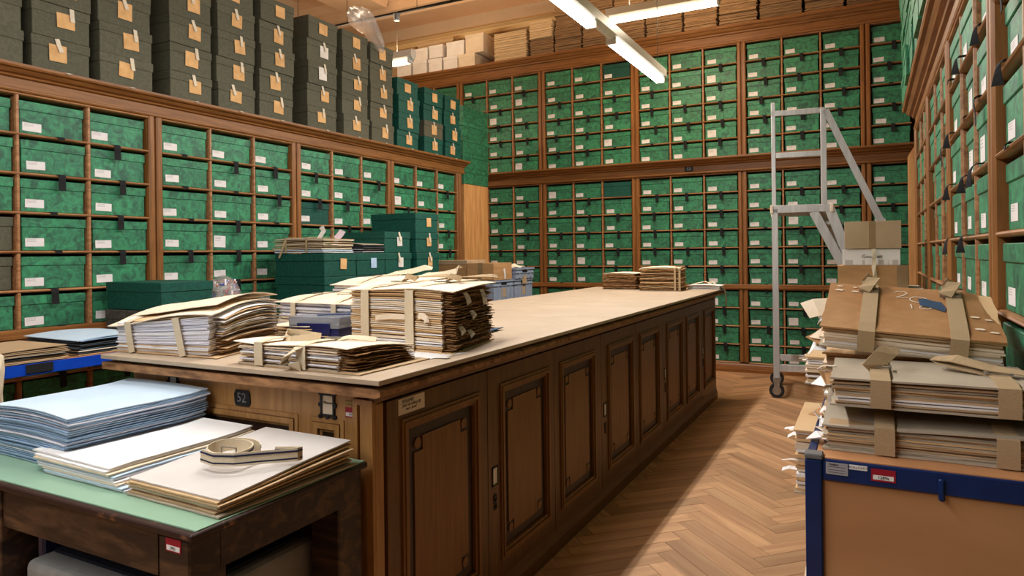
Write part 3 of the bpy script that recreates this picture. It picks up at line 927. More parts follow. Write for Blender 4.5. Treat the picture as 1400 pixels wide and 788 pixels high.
def door(i, y0, y1):
    g = .0022
    d = MB()
    x0 = CX1 - .010
    a, b = y0 + g, y1 - g
    zb, zt_ = .096, .847
    fy0, fy1, fz0, fz1 = a + .085, b - .05, .157, .785
    if i % 2 == 0 and i > 0:
        fy0, fy1 = a + .055, b - .085
    if i == 0:
        fy0, fy1 = a + .062, b - .055
    # stile and rail frame
    d.box(x0, x0 + .018, a, fy0, zb, zt_); d.box(x0, x0 + .018, fy1, b, zb, zt_)
    d.box(x0, x0 + .018, fy0, fy1, zb, fz0); d.box(x0, x0 + .018, fy0, fy1, fz1, zt_)
    dr = d.build('door', ctr_z, ct)
    xs_ = x0 + .018
    # stepped moulding round the field
    mo = MB()
    for (o1, o2, h) in ((0, .010, .006), (.010, .022, .010), (.022, .034, .003)):
        for q in ((fy0 + o1, fy0 + o2, fz0 + o1, fz1 - o1), (fy1 - o2, fy1 - o1, fz0 + o1, fz1 - o1)):
            mo.box(x0, xs_ + h, q[0], q[1], q[2], q[3])
        for q in ((fz0 + o1, fz0 + o2), (fz1 - o2, fz1 - o1)):
            mo.box(x0, xs_ + h, fy0 + o2, fy1 - o2, q[0], q[1])
    mo.build('moulding', ctr_panel, dr)
    iy0, iy1, iz0, iz1 = fy0 + .034, fy1 - .034, fz0 + .034, fz1 - .034
    MB().box(x0, x0 + .009, iy0, iy1, iz0, iz1).build('inlay_band', ctr_dark, dr)
    k, n = .036, .042
    y2, y3, z2, z3 = iy0 + k, iy1 - k, iz0 + k, iz1 - k
    out = [(y2 + n, z2), (y3 - n, z2), (y3 - n, z2 + n), (y3, z2 + n), (y3, z3 - n), (y3 - n, z3 - n), (y3 - n, z3), (y2 + n, z3), (y2 + n, z3 - n), (y2, z3 - n), (y2, z2 + n), (y2 + n, z2 + n)]
    pn = MB(); pn.prism(out, 'x', x0 + .004, x0 + .0135); pn.build('panel', ctr_panel, dr)
    for yy, zz in ((y2 + n * .42, z2 + n * .42), (y3 - n * .42, z2 + n * .42), (y3 - n * .42, z3 - n * .42), (y2 + n * .42, z3 - n * .42)):
        MB().tube((x0 + .008, yy, zz), (x0 + .0135, yy, zz), .0165, 14).build('corner_disc', ctr_panel, dr)
    if i % 2 == 1:
        yy = a + .045
        h = MB()
        for q in ((-.021, -.015, -.034, .034), (.015, .021, -.034, .034)):
            h.box(xs_, xs_ + .003, yy + q[0], yy + q[1], .47 + q[2], .47 + q[3])
        for q in ((-.034, -.028), (.028, .034)):
            h.box(xs_, xs_ + .003, yy - .021, yy + .021, .47 + q[0], .47 + q[1])
        h.build('label_holder', iron, dr)
        MB().box(xs_, xs_ + .0012, yy - .015, yy + .015, .442, .498).build('card', white_card, dr)
        e = MB()
        e.tube((xs_, yy, .395), (xs_ + .003, yy, .395), .013, 12); e.box(xs_, xs_ + .003, yy - .008, yy + .008, .36, .39); e.tube((xs_, yy, .36), (xs_ + .003, yy, .36), .010, 12)
        e.build('keyhole_plate', iron, dr)
    return dr


for i in range(8):
    door(i, DY[i], DY[i + 1])
# corner posts
for yy in (CY0 + .0, CY1 - .02):
    MB().box(CX1 - .05, CX1 + .004, yy, yy + .04, .09, .85).build('corner_post', ctr_lit_z if yy < 2 else ctr_z, ct, bev=.004)  # near post takes the wood with the light painted in

# near end face
ef = MB()
yf = CY0
for (a, b, c, d) in ((CX0, CX1 - .056, .797, .882), (-1.285, -1.252, .09, .797), (-1.455, -1.408, .09, .797), (CX0, -1.92, .09, .797)):
    ef.box(a, b, yf, yf + .014, c, d)
ef.build('end_frame', ctr_lit_z, ct)


def end_panel(x0, x1, z0, z1):
    p = MB()
    for (o1, o2, h) in ((0, .012, .004), (.014, .030, .008), (.030, .040, -.002)):
        p.box(x0 + o1, x0 + o2, yf - h, yf + .012, z0 + o1, z1 - o1); p.box(x1 - o2, x1 - o1, yf - h, yf + .012, z0 + o1, z1 - o1)
        p.box(x0 + o2, x1 - o2, yf - h, yf + .012, z0 + o1, z0 + o2); p.box(x0 + o2, x1 - o2, yf - h, yf + .012, z1 - o2, z1 - o1)
    e = p.build('end_moulding', ctr_lit_z, ct)
    MB().box(x0 + .04, x1 - .04, yf + .006, yf + .012, z0 + .04, z1 - .04).build('end_inlay', ctr_dark, e)


end_panel(-1.408, -1.285, .14, .797)
end_panel(-1.92, -1.455, .14, .797)
fp = MB()
fp.box(-1.252, -1.236, yf - .006, yf + .014, .09, .86); fp.box(-1.206, -1.183, yf - .008, yf + .014, .09, .86); fp.box(-1.236, -1.206, yf - .006, yf + .014, .845, .86)
fp.build('post_frame', ctr_lit_z, ct)
MB().box(-1.236, -1.206, yf + .004, yf + .014, .09, .845).build('post_inlay', ctr_dark, ct)

# plates and stickers on the end
np_ = MB()
np_.prism([(-1.708, .80), (-1.652, .80), (-1.648, .806), (-1.645, .812), (-1.648, .84), (-1.654, .848), (-1.706, .848), (-1.712, .842), (-1.715, .834), (-1.712, .81)], 'y', yf - .005, yf)
pt = np_.build('number_plate', iron, ct, bev=.0015)
text('52', .040, steel, pt, face_M((-1.680, yf - .0052, .8245), '-y'), ext=.0012)


def fancy_holder(x, z, w, h, parent, card):
    hb = MB()
    hb.box(x - w / 2, x - w / 2 + .007, yf - .005, yf, z - h / 2, z + h / 2); hb.box(x + w / 2 - .007, x + w / 2, yf - .005, yf, z - h / 2, z + h / 2)
    hb.box(x - w / 2, x + w / 2, yf - .005, yf, z - h / 2, z - h / 2 + .007); hb.box(x - w / 2, x + w / 2, yf - .005, yf, z + h / 2 - .007, z + h / 2)
    for sx in (-1, 0, 1):
        for sz in (-1, 0, 1):
            if sx or sz:
                hb.tube((x + sx * w / 2, yf - .006, z + sz * h / 2), (x + sx * w / 2, yf, z + sz * h / 2), .007, 8)
    o = hb.build('label_holder', iron, parent)
    MB().box(x - w / 2 + .006, x + w / 2 - .006, yf - .002, yf, z - h / 2 + .006, z + h / 2 - .006).build('card', card, o)
    return o


fh = fancy_holder(-1.343, .834, .052, .066, ct, p_cream)
text('Pflanzen', .010, ink, fh, face_M((-1.343, yf - .0024, .840), '-y'))
fancy_holder(-1.995, .848, .046, .044, ct, white_card)
o = MB(); o.box(-1.281, -1.240, yf - .003, yf, .842, .852); o.build('brass_plate', brass, ct, bev=.001)
rs = MB().box(-1.281, -1.238, yf - .0012, yf, .806, .834).build('inventory_sticker', red_m, ct)
MB().box(-1.279, -1.241, yf - .0016, yf - .0010, .810, .820).build('number_strip', p_white, rs)
text('3894', .008, ink, rs, face_M((-1.260, yf - .0018, .815), '-y'))

# handwritten note on the first door
note = MB().box(CX1 + .008, CX1 + .0092, 1.553, 1.680, .798, .843).build('paper_note', p_cream, ct)
for s_, z_, y_, sz in (('FEHLEND', .834, 1.597, .0135), ('(aus verschied. 8)', .822, 1.615, .0125), ('und - Josef', .811, 1.612, .012)):
    text(s_, sz, ink, note, face_M((CX1 + .0094, y_, z_), '+x'), shear=.2)
MB().box(CX1 + .0092, CX1 + .0095, 1.562, 1.632, .8275, .8282).build('underline', ink, note)

# the loose pale boards on top
wt = thing('worktop', 'pale fibreboard worktop laid over the long dark counter', 'worktop', (0, 0, 0))
MB().box(-2.267, -1.108, 1.384, 3.9, .9166, .93).build('board', mdf, wt, bev=.0012)
MB().box(-2.267, -1.108, 3.902, 6.02, .9166, .93).build('board', mdf, wt, bev=.0012)

# ================================================================== GREEN TOPPED TABLE
gt = thing('side_table', 'old dark wooden table with pale green top in the left foreground', 'table', (0, 0, 0))
GX0, GX1, GY0, GY1, GZ = -2.55, -1.188, .900, 1.436, .705
tb = MB().box(GX0, GX1, GY0, GY1, GZ - .0195, GZ - .003).build('table_top', tbl_edge, gt, bev=.006, seg=3)
MB().box(GX0 + .014, GX1 - .007, GY0 + .016, GY1 - .006, GZ - .005, GZ).build('green_inlay', lino, gt, bev=.0008)
MB().box(GX0 + .1, -1.31, GY0 + .014, GY0 + .036, GZ - .112, GZ - .0195).build('apron', tbl_wood, gt)
MB().box(GX1 - .036, GX1 - .014, GY0 + .08, GY1 - .08, GZ - .1, GZ - .0195).build('apron', tbl_wood, gt)
MB().box(GX0 + .1, -1.25, GY1 - .04, GY1 - .02, GZ - .1, GZ - .0195).build('apron', tbl_wood, gt)
for x, y in ((-1.298, GY0 + .006), (-1.298, GY1 - .10), (-1.992, GY0 + .006), (-1.992, GY1 - .1)):
    lg = MB(); lg.box(x, x + .095, y, y + .09, .0, GZ - .0195); lg.build('leg', tbl_wood, gt, bev=.004)
st_ = MB().box(-1.272, -1.226, GY0 + .0048, GY0 + .0058, .656, .683).build('inventory_sticker', red_m, gt)
MB().box(-1.269, -1.229, GY0 + .0042, GY0 + .0050, .659, .669).build('number_strip', p_white, st_)
text('3921', .008, ink, st_, face_M((-1.249, GY0 + .0040, .664), '-y'))

# grey case and blue bin under it
cs = thing('grey_case', 'pale grey case with dark felt top standing under the green topped table', 'case', (-1.605, 1.17, 0))
MB().box(-.275, .275, -.22, .22, 0.0, .50).build('shell', case_m, cs, bev=.02, seg=3)
MB().box(-.25, .25, -.16, .20, .5, .508).build('felt_top', case_top, cs)
for sx in (-.18, .18):
    MB().box(sx - .02, sx + .02, -.232, -.22, .38, .46).build('latch', steel, cs)
bb = thing('blue_bin', 'dark blue bin with white paper on it far under the green topped table', 'bin', (-2.42, 1.33, 0))
MB().box(-.06, .06, -.08, .08, 0, .55).build('bin_body', blue_steel, bb, bev=.008)
MB().box(-.05, .05, -.07, .07, .55, .565).build('paper', p_white, bb)


# ================================================================== PAPER
def stack_leaves(t, w, d, h, n, mats, seed, z0=0.0, shape=None, wave=.45, jit=.004, off=.006, tr=.62, nx=10, ny=7, name='folder', cut=0.0, x_off=None, shear=0.0):
    r = random.Random(seed)
    sp = h / n
    shape = shape or (lambda X, Y: 1 + 0 * X)
    for k in range(n):
        wv = waves(seed * 97 + k, 4, 14)
        ox, oy = r.uniform(-off, off), r.uniform(-off, off) * .6
        if x_off: ox += x_off(k / max(1, n - 1))
        zf = lambda X, Y, k=k, wv=wv: z0 + (k * sp) * shape(X, Y) + sp * wave * (wv(X, Y) * .5 + .5) * (1 - tr) * 1.6
        m = mats[k] if isinstance(mats, dict) and k in mats else (mats['*'] if isinstance(mats, dict) else r.choice(mats))
        if isinstance(m, list): m = r.choice(m)
        me = leaf_mesh(name, -w / 2 + ox, w / 2 - cut + ox * (.4 if cut else 1), oy, d + oy, sp * tr, zf, nx, ny, jit, seed * 31 + k, m, shear)
        ob(name, me, None, t)
    return sp


def strap_round(t, x, wd, d, topf, z0=0.0, m=None, front=.004, buckle=True, lean=0.0, name='strap', ylo=0.0):
    m = m or strap_m
    ys = np.linspace(ylo - front, d + front, 9)
    pts = [(x + lean, ylo - front, z0 + .002)]
    pts += [(x + lean * (1 - f), ylo - front - .001, z0 + .002 + f * (float(topf(x, ylo)) - z0 - .002)) for f in (.33, .66, .97)]
    pts += [(x, y, float(topf(x, min(max(y, 0), d))) + .0035) for y in ys[1:-1]]
    pts += [(x, d + front, float(topf(x, d)) - .004), (x, d + front, z0 + .002)]
    s = ribbon(pts, (1, 0, 0), wd, .0022, name, m, t)
    if buckle:
        y = d * .42
        z = float(topf(x, y)) + .006
        b = MB()
        for q in ((-wd * .65, -wd * .5, -.013, .013), (wd * .5, wd * .65, -.013, .013)):
            b.box(x + q[0], x + q[1], y + q[2], y + q[3], z, z + .003)
        b.box(x - wd * .65, x + wd * .65, y - .016, y - .013, z, z + .003); b.box(x - wd * .65, x + wd * .65, y + .013, y + .016, z, z + .003)
        b.build('buckle', steel, s)
    return s


def card(t, w, d, th, z, m, name='cover', shape=None, ox=0, oy=0, nx=14, ny=10, jit=.0, seed=5, shear=0.0):
    f = shape or (lambda X, Y: 0 * X)
    return ob(name, leaf_mesh(name, -w / 2 + ox, w / 2 + ox, oy, d + oy, th, lambda X, Y: z + f(X, Y), nx, ny, jit, seed, m, shear), None, t)


# ---- bundle 1: big white bundle at the near left end of the counter
b1 = thing('strapped_bundle', 'fat bundle of white paper folders with two straps, near left counter corner', 'bundle', (-2.058, 1.462, .9312), math.radians(2.5))
W1, D1 = .445, .40
def sh1(X, Y): return .80 + .32 * np.clip(X / W1 + .5, 0, 2) ** 1.3 + .28 * np.sin(np.clip(Y / D1, 0, 1) * 2.6)
def top1(x, y): return .118 * sh1(x, y)
stack_leaves(b1, W1, D1, .118, 26, {**{k: [p_tan, p_buff] for k in range(0, 7, 3)}, '*': [p_greyw, p_greyw, p_white]}, 11, shape=sh1, jit=.003, off=.006, ny=8, cut=.012, tr=.82, wave=2.2, shear=-.28)
# ragged brown and buff sheets at the right end
for k in range(22):
    z = .004 + k * .0049
    m = [p_brown, p_tan, p_buff][k % 3] if k < 10 else [p_tan, p_white, p_grey, p_white][k % 4]
    wv = waves(500 + k, 3, 12)
    zf = lambda X, Y, z=z, wv=wv: z * sh1(np.clip(X, -W1 / 2, W1 / 2), Y) + .004 * wv(X, Y) - .10 * np.clip(X - W1 / 2, 0, 1) * (z / .12)
    ob('loose_sheet', leaf_mesh('loose_sheet', W1 / 2 - .06, W1 / 2 + .012 + R.uniform(-.006, .022), .022 + R.uniform(0, .02), D1 - .01, .0018, zf, 6, 9, .005, 600 + k, m, -.28), None, b1)
card(b1, W1 + .055, D1 + .02, .0026, .001, p_tan, 'cover_board', lambda X, Y: 0 * X, oy=-.006, shear=-.28)
card(b1, W1 + .05, D1 + .02, .0026, .1195, p_cream, 'cover_board', lambda X, Y: .1185 * (sh1(np.clip(X, -W1 / 2, W1 / 2), Y) - 1) + .012 * np.sin((X + .1) * 9) * np.clip(1 - Y / .2, 0, 1), ox=-.012, oy=-.014, shear=-.28)
ob('inner_folder', leaf_mesh('inner_folder', -.16, .19, .0, .34, .002, lambda X, Y: .1232 + .1185 * (sh1(X, Y) - 1) + .02 * np.clip(Y / .3, 0, 1) * np.clip((X + .16) / .3, 0, 1) * (1 - (X + .16) / .4), 10, 8, .003, 77, p_tan, -.28), None, b1)
card(b1, W1 - .03, D1 - .03, .0022, .131, p_cream, 'upper_folder', lambda X, Y: .1185 * (sh1(np.clip(X, -W1 / 2, W1 / 2), Y) - 1) + .012 * np.clip((X + .2) / .3, 0, 1), oy=.035, ox=.01, shear=-.28)
strap_round(b1, -.155, .028, D1, lambda x, y: top1(x, y) + .008, buckle=False, front=.014, lean=.022)
strap_round(b1, .075, .028, D1, lambda x, y: top1(x, y) + .008, buckle=False, front=.014, lean=.034)

# ---- bundle 3: tall bundle with brown pages
b3 = thing('strapped_bundle', 'tall thick bundle of cream folders with brown page ends and two straps', 'bundle', (-1.415, 1.868, .9312), math.radians(-7.5))
W3, D3, H3 = .455, .372, .196
s3 = lambda X, Y: 1.0 + .035 * np.cos(X * 6) + .02 * np.sin(Y * 8)
top3 = lambda x, y: H3 * s3(x, y)
n3 = 30
stack_leaves(b3, W3, D3, H3, n3, {**{k: p_white for k in (3, 4, 8, 20, 24)}, **{k: p_tan for k in (1, 10, 15, 18, 26)}, '*': [p_cream, p_cream, p_tan]}, 21, shape=s3, jit=.003, off=.006, tr=.68, wave=1.2, cut=.03, shear=-.32)
for k in range(44):
    z = .003 + k * H3 / 44.5
    wv = waves(900 + k, 5, 40)
    zf = lambda X, Y, z=z, wv=wv: z * s3(X, Y) + .0045 * wv(X, Y) * np.clip((X - .17) / .07, 0, 1)
    ob('page_block', leaf_mesh('page_block', .15, W3 / 2 + .012 + R.uniform(-.014, .014), .012 + R.uniform(0, .012), D3 - .012, .0021, zf, 7, 26, .007, 940 + k, [p_brown, p_brown, p_redbrown][k % 3], -.32), None, b3)
card(b3, W3 + .03, D3 + .02, .003, -.0004, p_tan, 'cover_board', ox=0, oy=-.008, shear=-.32)
card(b3, W3 + .05, D3 + .03, .003, H3 * 1.0, p_cream, 'cover_board', lambda X, Y: H3 * (s3(X, Y) - 1) + .012 * np.clip(Y / D3, 0, 1) + .004 * np.sin(X * 12), oy=-.012, shear=-.32)
tp3 = lambda x, y: top3(x, y) + .004 + .012 * max(0, min(1, y / D3))
strap_round(b3, -.145, .038, D3, tp3, front=.010, buckle=True)
strap_round(b3, .065, .038, D3, tp3, front=.010, buckle=True)
for x in (-.14, .07):        # free strap ends and crumpled bows on top
    zt3 = tp3(x, .2) + .008
    ribbon([(x, .17, zt3), (x + .03, .22, zt3 + .012), (x + .09, .26, zt3 + .016), (x + .12, .28, zt3 + .016), (x + .13, .30, zt3 + .012)], [(0, 1, 0), (.3, 1, .1), (-.3, 1, .4), (-.3, 1, .5), (0, 1, .2)], .02, .002, 'strap_end', strap_d, b3)
    ribbon([(x - .01, .19, zt3), (x + .02, .17, zt3 + .018), (x + .06, .18, zt3 + .008), (x + .03, .215, zt3 + .003)], [(0, .4, 1), (0, .6, 1), (.2, .5, 1), (0, 1, .4)], .02, .002, 'strap_loop', strap_d, b3)
for (yy, zz, dz) in ((.10, .188, -.035), (.25, .192, -.05), (.15, .125, -.022), (.05, .085, -.025), (.13, .062, -.02)):
    sx_ = -.32 * yy
    ribbon([(W3 / 2 - .01 + sx_, yy, zz), (W3 / 2 + .018 + sx_, yy, zz + .002), (W3 / 2 + .028 + sx_, yy + .004, zz + dz * .5), (W3 / 2 + .026 + sx_, yy + .012, zz + dz)], (0, 1, 0), .024, .0008, 'label_tag', white_card, b3)
ribbon([(.10, -.004, .118), (.125, -.012, .119), (.145, -.016, .112), (.148, -.017, .098)], (.1, .2, 1), .02, .001, 'paper_slip', p_cream, b3)
ribbon([(-.09, -.013, .104), (-.02, -.015, .112), (.05, -.014, .112)], (0, .1, 1), .018, .001, 'paper_slip', p_cream, b3)

o = ob('paper_sheet', leaf_mesh('paper_sheet', -.15, .15, 0, .2, .001, lambda X, Y: 0 * X, 8, 6, .003, 3, p_white), None, loc=(-1.345, 1.735, .9308), rz=math.radians(-14))
tag(o, 'white paper sheet lying on the worktop in front of the tall bundle', 'paper')
o = ribbon([(0, 0, 0), (.02, .006, .001), (.05, .01, .002)], (0, 1, 0), .028, .001, 'paper_tag', white_card); o.location = (-1.195, 1.76, .9318)
tag(o, 'small white paper tag at counter edge under the tall bundle corner', 'tag')
o = ob('blue_folder', leaf_mesh('blue_folder', -.11, .11, 0, .16, .003, lambda X, Y: .008 * np.clip((X - .02) / .1, 0, 1) + 0 * X, 8, 6, 0, 2, bluepaint), None, loc=(-1.46, 2.36, .931), rz=math.radians(6))
tag(o, 'dark blue flat folder peeking out behind the tall bundle', 'folder')

# ---- bundle 4: flat bundle at the front edge
b4 = thing('strapped_bundle', 'flat bundle with two straps and curled strap ends at front counter edge', 'bundle', (-1.452, 1.432, .9312), math.radians(-1.5))
W4, D4, H4 = .44, .285, .058
s4 = lambda X, Y: 1.10 - .42 * np.clip(Y / .285, 0, 1) ** 1.3 + .10 * np.sin(np.clip(Y / .285, 0, 1) * 3)
stack_leaves(b4, W4, D4, H4, 10, {0: p_grey, 3: p_tan, 6: p_greyw, '*': [p_white, p_greyw, p_cream]}, 41, shape=s4, jit=.004, off=.009, tr=.62, wave=1.2, cut=.05)
for k in range(15):
    z = .004 + k * H4 / 16
    wv = waves(1300 + k, 4, 34)
    zf = lambda X, Y, z=z, wv=wv: z * s4(np.clip(X, -.2, .2), Y) + .0035 * wv(X, Y) * np.clip((X - .1) / .08, 0, 1)
    ob('page_block', leaf_mesh('page_block', .08, W4 / 2 - .01 + R.uniform(-.02, .018), .012, D4 - .01, .0022, zf, 8, 16, .008, 1340 + k, [p_brown, p_redbrown, p_brown][k % 3]), None, b4)
card(b4, W4 + .03, D4 + .03, .003, -.0003, p_buff, 'cover_board', ox=.018, oy=-.008)
card(b4, W4 + .01, D4 + .01, .0025, H4 * 1.02, p_cream, 'cover_board', lambda X, Y: H4 * (s4(np.clip(X, -.22, .22), Y) - 1) + .004 * np.sin(X * 14), ox=-.012, oy=-.008)
tp4 = lambda x, y: H4 * s4(x, y) + .007
strap_round(b4, -.125, .034, D4, tp4, front=.012)
strap_round(b4, .045, .034, D4, tp4, front=.012)
ribbon([(-.06, .17, .066), (-.10, .13, .078), (-.125, .10, .085), (-.12, .08, .073), (-.09, .075, .066), (-.03, .12, .072)], [(.3, .2, 1)] * 6, .026, .002, 'strap_end', strap_m, b4)
ribbon([(.06, .10, .066), (.05, .02, .072), (.035, -.025, .060), (.01, -.035, .036), (-.005, -.028, .022), (.015, -.024, .010), (.05, -.02, .012)], [(1, .2, 0), (1, .1, 0), (1, 0, .2), (.6, .3, .6), (.2, 1, .3), (.1, .7, -.6), (.4, .3, -.9)], .030, .002, 'strap_end', strap_m, b4)
ribbon([(.05, .11, .069), (.09, .13, .079), (.13, .15, .076), (.16, .17, .07)], (0, 1, .3), .026, .002, 'strap_end', strap_m, b4)

# ---- bundle 5 and 6 behind
b5 = thing('strapped_bundle', 'pale bundle with bulging cover and two straps behind the plastic box', 'bundle', (-2.015, 2.105, .9312), math.radians(-2))
W5, D5, H5 = .415, .30, .132
s5 = lambda X, Y: .93 + .22 * np.sin(np.clip(Y / D5, 0, 1) * 2.5) * (1 - (X / .3) ** 2 * .6)
stack_leaves(b5, W5, D5, H5, 9, {0: p_tan, 1: p_tan, '*': [p_white, p_greyw, p_cream]}, 51, shape=s5, off=.01, tr=.6)
card(b5, W5 + .03, D5 + .02, .0025, H5 * 1.005, p_cream, 'cover_board', lambda X, Y: H5 * (s5(np.clip(X, -.2, .2), Y) - 1), oy=-.012)
tp5 = lambda x, y: H5 * s5(x, y) + .004
strap_round(b5, -.105, .026, D5, tp5, front=.013); strap_round(b5, .12, .026, D5, tp5, front=.013)
ribbon([(-.02, .14, .152), (.02, .15, .166), (.07, .17, .168), (.11, .18, .158), (.12, .15, .150)], (0, 1, .4), .028, .002, 'strap_end', strap_m, b5)
b6 = thing('strapped_bundle', 'pale strapped bundle with bulging cream cover farthest behind the tall bundle', 'bundle', (-1.985, 2.44, .9312), math.radians(-4))
W6, D6, H6 = .48, .34, .192
s6 = lambda X, Y: .93 + .20 * np.sin(np.clip(Y / D6, 0, 1) * 2.6) * (1 - (X / .34) ** 2 * .5)
stack_leaves(b6, W6, D6, H6, 13, [p_white, p_greyw, p_cream, p_white], 61, shape=s6, off=.01, tr=.6)
card(b6, W6 + .03, D6 + .02, .0025, H6 * 1.005, p_cream, 'cover_board', lambda X, Y: H6 * (s6(np.clip(X, -.24, .24), Y) - 1), oy=-.012)
tp6 = lambda x, y: H6 * s6(x, y) + .004
strap_round(b6, -.10, .026, D6, tp6, front=.013); strap_round(b6, .12, .026, D6, tp6, front=.013)
ribbon([(-.08, .15, .216), (-.02, .18, .232), (.05, .22, .240), (.10, .25, .256), (.13, .27, .252)], [(0, 1, .2), (0, 1, .5), (0, .7, .8), (0, .7, .8), (0, 1, .3)], .032, .002, 'strap_end', strap_m, b6)
ribbon([(.12, .15, .212), (.17, .18, .226), (.23, .22, .226), (.29, .24, .240), (.31, .25, .262)], [(0, 1, .2), (0, 1, .5), (0, .7, .8), (0, .6, .9), (.3, 1, 0)], .032, .002, 'strap_end', strap_m, b6)

# loose folders under the plastic box
for k in range(7):
    o = ob('loose_folder', leaf_mesh('loose_folder', -.12, .12, 0, .12, .003, lambda X, Y, k=k: .003 * np.sin(X * 9 + k) + .003 + .008 * np.clip((Y - .08) / .1, 0, 1), 8, 6, .004, 40 + k, [p_cream, p_white, p_tan][k % 3]), None,
           loc=(-1.985 + R.uniform(-.012, .012), 1.93 + R.uniform(-.01, .01), .9312 + k * .0075), rz=R.uniform(-.22, .12))
    tag(o, ['cream folder', 'white sheet', 'tan folder'][k % 3] + ' %s in the loose pile under the navy plastic box' % ['at the bottom', 'second from below', 'third from below', 'in the middle', 'third from above', 'second from above', 'on top'][k], 'folder', 'loose folders under the plastic box')

# plastic box with clear lid
px = thing('plastic_box', 'small navy plastic box with clear lid between the paper bundles', 'box', (-1.86, 1.945, .989), math.radians(9))
bx = MB()
bx.box(-.105, .105, 0, .125, -.05, -.045)
for q in ((-.105, .105, 0, .003), (-.105, .105, .122, .125), (-.105, -.102, .003, .122), (.102, .105, .003, .122)):
    bx.box(*q, -.045, .0)
bx.box(-.105, .105, 0, .125, -.004, .0)
bx.build('box_body', blue_pl, px)
cl = MB()
for q in ((-.110, .110, -.004, -.001), (-.110, .110, .126, .129), (-.110, -.107, -.001, .126), (.107, .110, -.001, .126)):
    cl.box(*q, -.012, .026)
cl.box(-.110, .110, -.004, .129, .026, .029)
cl.build('clear_lid', clear_pl, px)
MB().box(-.072, .072, -.0075, -.004, -.035, .006).build('clip_handle', blue_pl, px, bev=.001)
MB().tube((-.02, .05, .034), (.13, .10, .036), .004, 8).build('blue_pencil', blue_steel, px)

# ---- far end of the counter
def brown_bundle(label, loc, rz, w, d, h, n, mats, seed, straps=True, cover=True):
    t = thing('page_bundle', label, 'bundle', loc, rz)
    s = lambda X, Y: 1.0 + .10 * np.cos(X / w * 2.6) * np.cos((Y - d / 2) / d * 2) - .05
    for k in range(n):
        wv = waves(seed + k, 5, 40)
        sp = h / n
        zf = lambda X, Y, k=k, wv=wv: k * sp * s(X, Y) + .35 * sp * wv(X, Y) + .3 * sp
        ob('pages', leaf_mesh('pages', -w / 2 + R.uniform(-.012, .008), w / 2 + R.uniform(-.012, .008), R.uniform(0, .018), d - R.uniform(0, .01), sp * .6, zf, 12, 8, .004, seed * 3 + k, mats[k % len(mats)]), None, t)
    if cover:
        card(t, w + .01, d + .01, .003, -.0004, p_grey, 'cover_board', oy=-.004)
        card(t, w, d, .003, h * 1.0, p_cream, 'cover_board', lambda X, Y: h * (s(X, Y) - 1) + .003, oy=.006)
    if straps:
        for x in (w * .36, w * .47):
            strap_round(t, x, .016, d, lambda xx, yy: h * float(s(xx, yy)) + .006, m=strap_d, front=.012, buckle=False)
    return t


brown_bundle('lower brown page bundle at the far end of the counter, left one', (-1.905, 5.60, .9312), math.radians(-3), .30, .30, .135, 13, [p_redbrown, p_redbrown, p_brown], 1700, straps=False)
brown_bundle('taller brown page bundle with narrow straps at the far counter end', (-1.515, 5.48, .9312), math.radians(7), .33, .32, .185, 15, [p_brown, p_redbrown, p_tan], 1800)
ff = thing('folder', 'flat white folder with ribbon ties at the far right counter corner', 'folder', (-1.245, 5.82, .9312), math.radians(1))
stack_leaves(ff, .27, .185, .02, 4, [p_white, p_buff], 71, off=.006, shape=lambda X, Y: 1 + .9 * np.cos(X * 7))
card(ff, .28, .19, .002, .022, p_white, 'cover_board', lambda X, Y: .018 * np.cos(X * 7) - .004)
ribbon([(-.11, .07, .036), (-.06, .09, .05), (0, .10, .062), (.04, .09, .046)], (0, 1, .3), .016, .0014, 'ribbon_tie', strap_m, ff)
ribbon([(.03, .07, .044), (.06, .09, .06), (.08, .08, .05), (.09, .06, .038)], (0, .4, 1), .014, .0014, 'ribbon_tie', strap_m, ff)
ribbon([(.10, .09, .032), (.15, .09, .022), (.165, .09, -.03), (.17, .09, -.09), (.165, .092, -.16)], [(0, 1, 0), (0, 1, 0), (.3, 1, 0), (.6, 1, 0), (.4, 1, 0)], .018, .0014, 'ribbon_tie', strap_d, ff)

# ================================================================== PAPER ON THE GREEN TABLE
ORDW = ('first second third fourth fifth sixth seventh eighth ninth tenth eleventh twelfth thirteenth fourteenth fifteenth sixteenth seventeenth eighteenth nineteenth twentieth '
        'twenty-first twenty-second twenty-third twenty-fourth twenty-fifth twenty-sixth twenty-seventh twenty-eighth').split()


def loose_stack(name, n, w, d, h, loc, rz, mats, labels, cat, group, seed, shape=None, off=.006, tr=.7, nx=12, ny=8, xo=None, wave=.8, jit=.002):
    r = random.Random(seed)
    sp = h / n
    shape = shape or (lambda X, Y: 1 + 0 * X)
    for k in range(n):
        wv = waves(seed * 13 + k, 3, 9)
        zf = lambda X, Y, k=k, wv=wv: k * sp * shape(X, Y) + sp * (1 - tr) * wave * (wv(X, Y) * .5 + .5)
        m = mats(k)
        ox = xo(k / (n - 1)) if xo else 0
        o = ob(name, leaf_mesh(name, -w / 2 + ox + r.uniform(-off, off), w / 2 + ox + r.uniform(-off, off), r.uniform(-off, off) * .7, d + r.uniform(-off, off) * .7, sp * tr, zf, nx, ny, jit, seed * 41 + k, m), None,
               loc=loc, rz=rz + r.uniform(-.006, .006))
        lb = labels(k)
        tag(o, lb, cat, group(k))


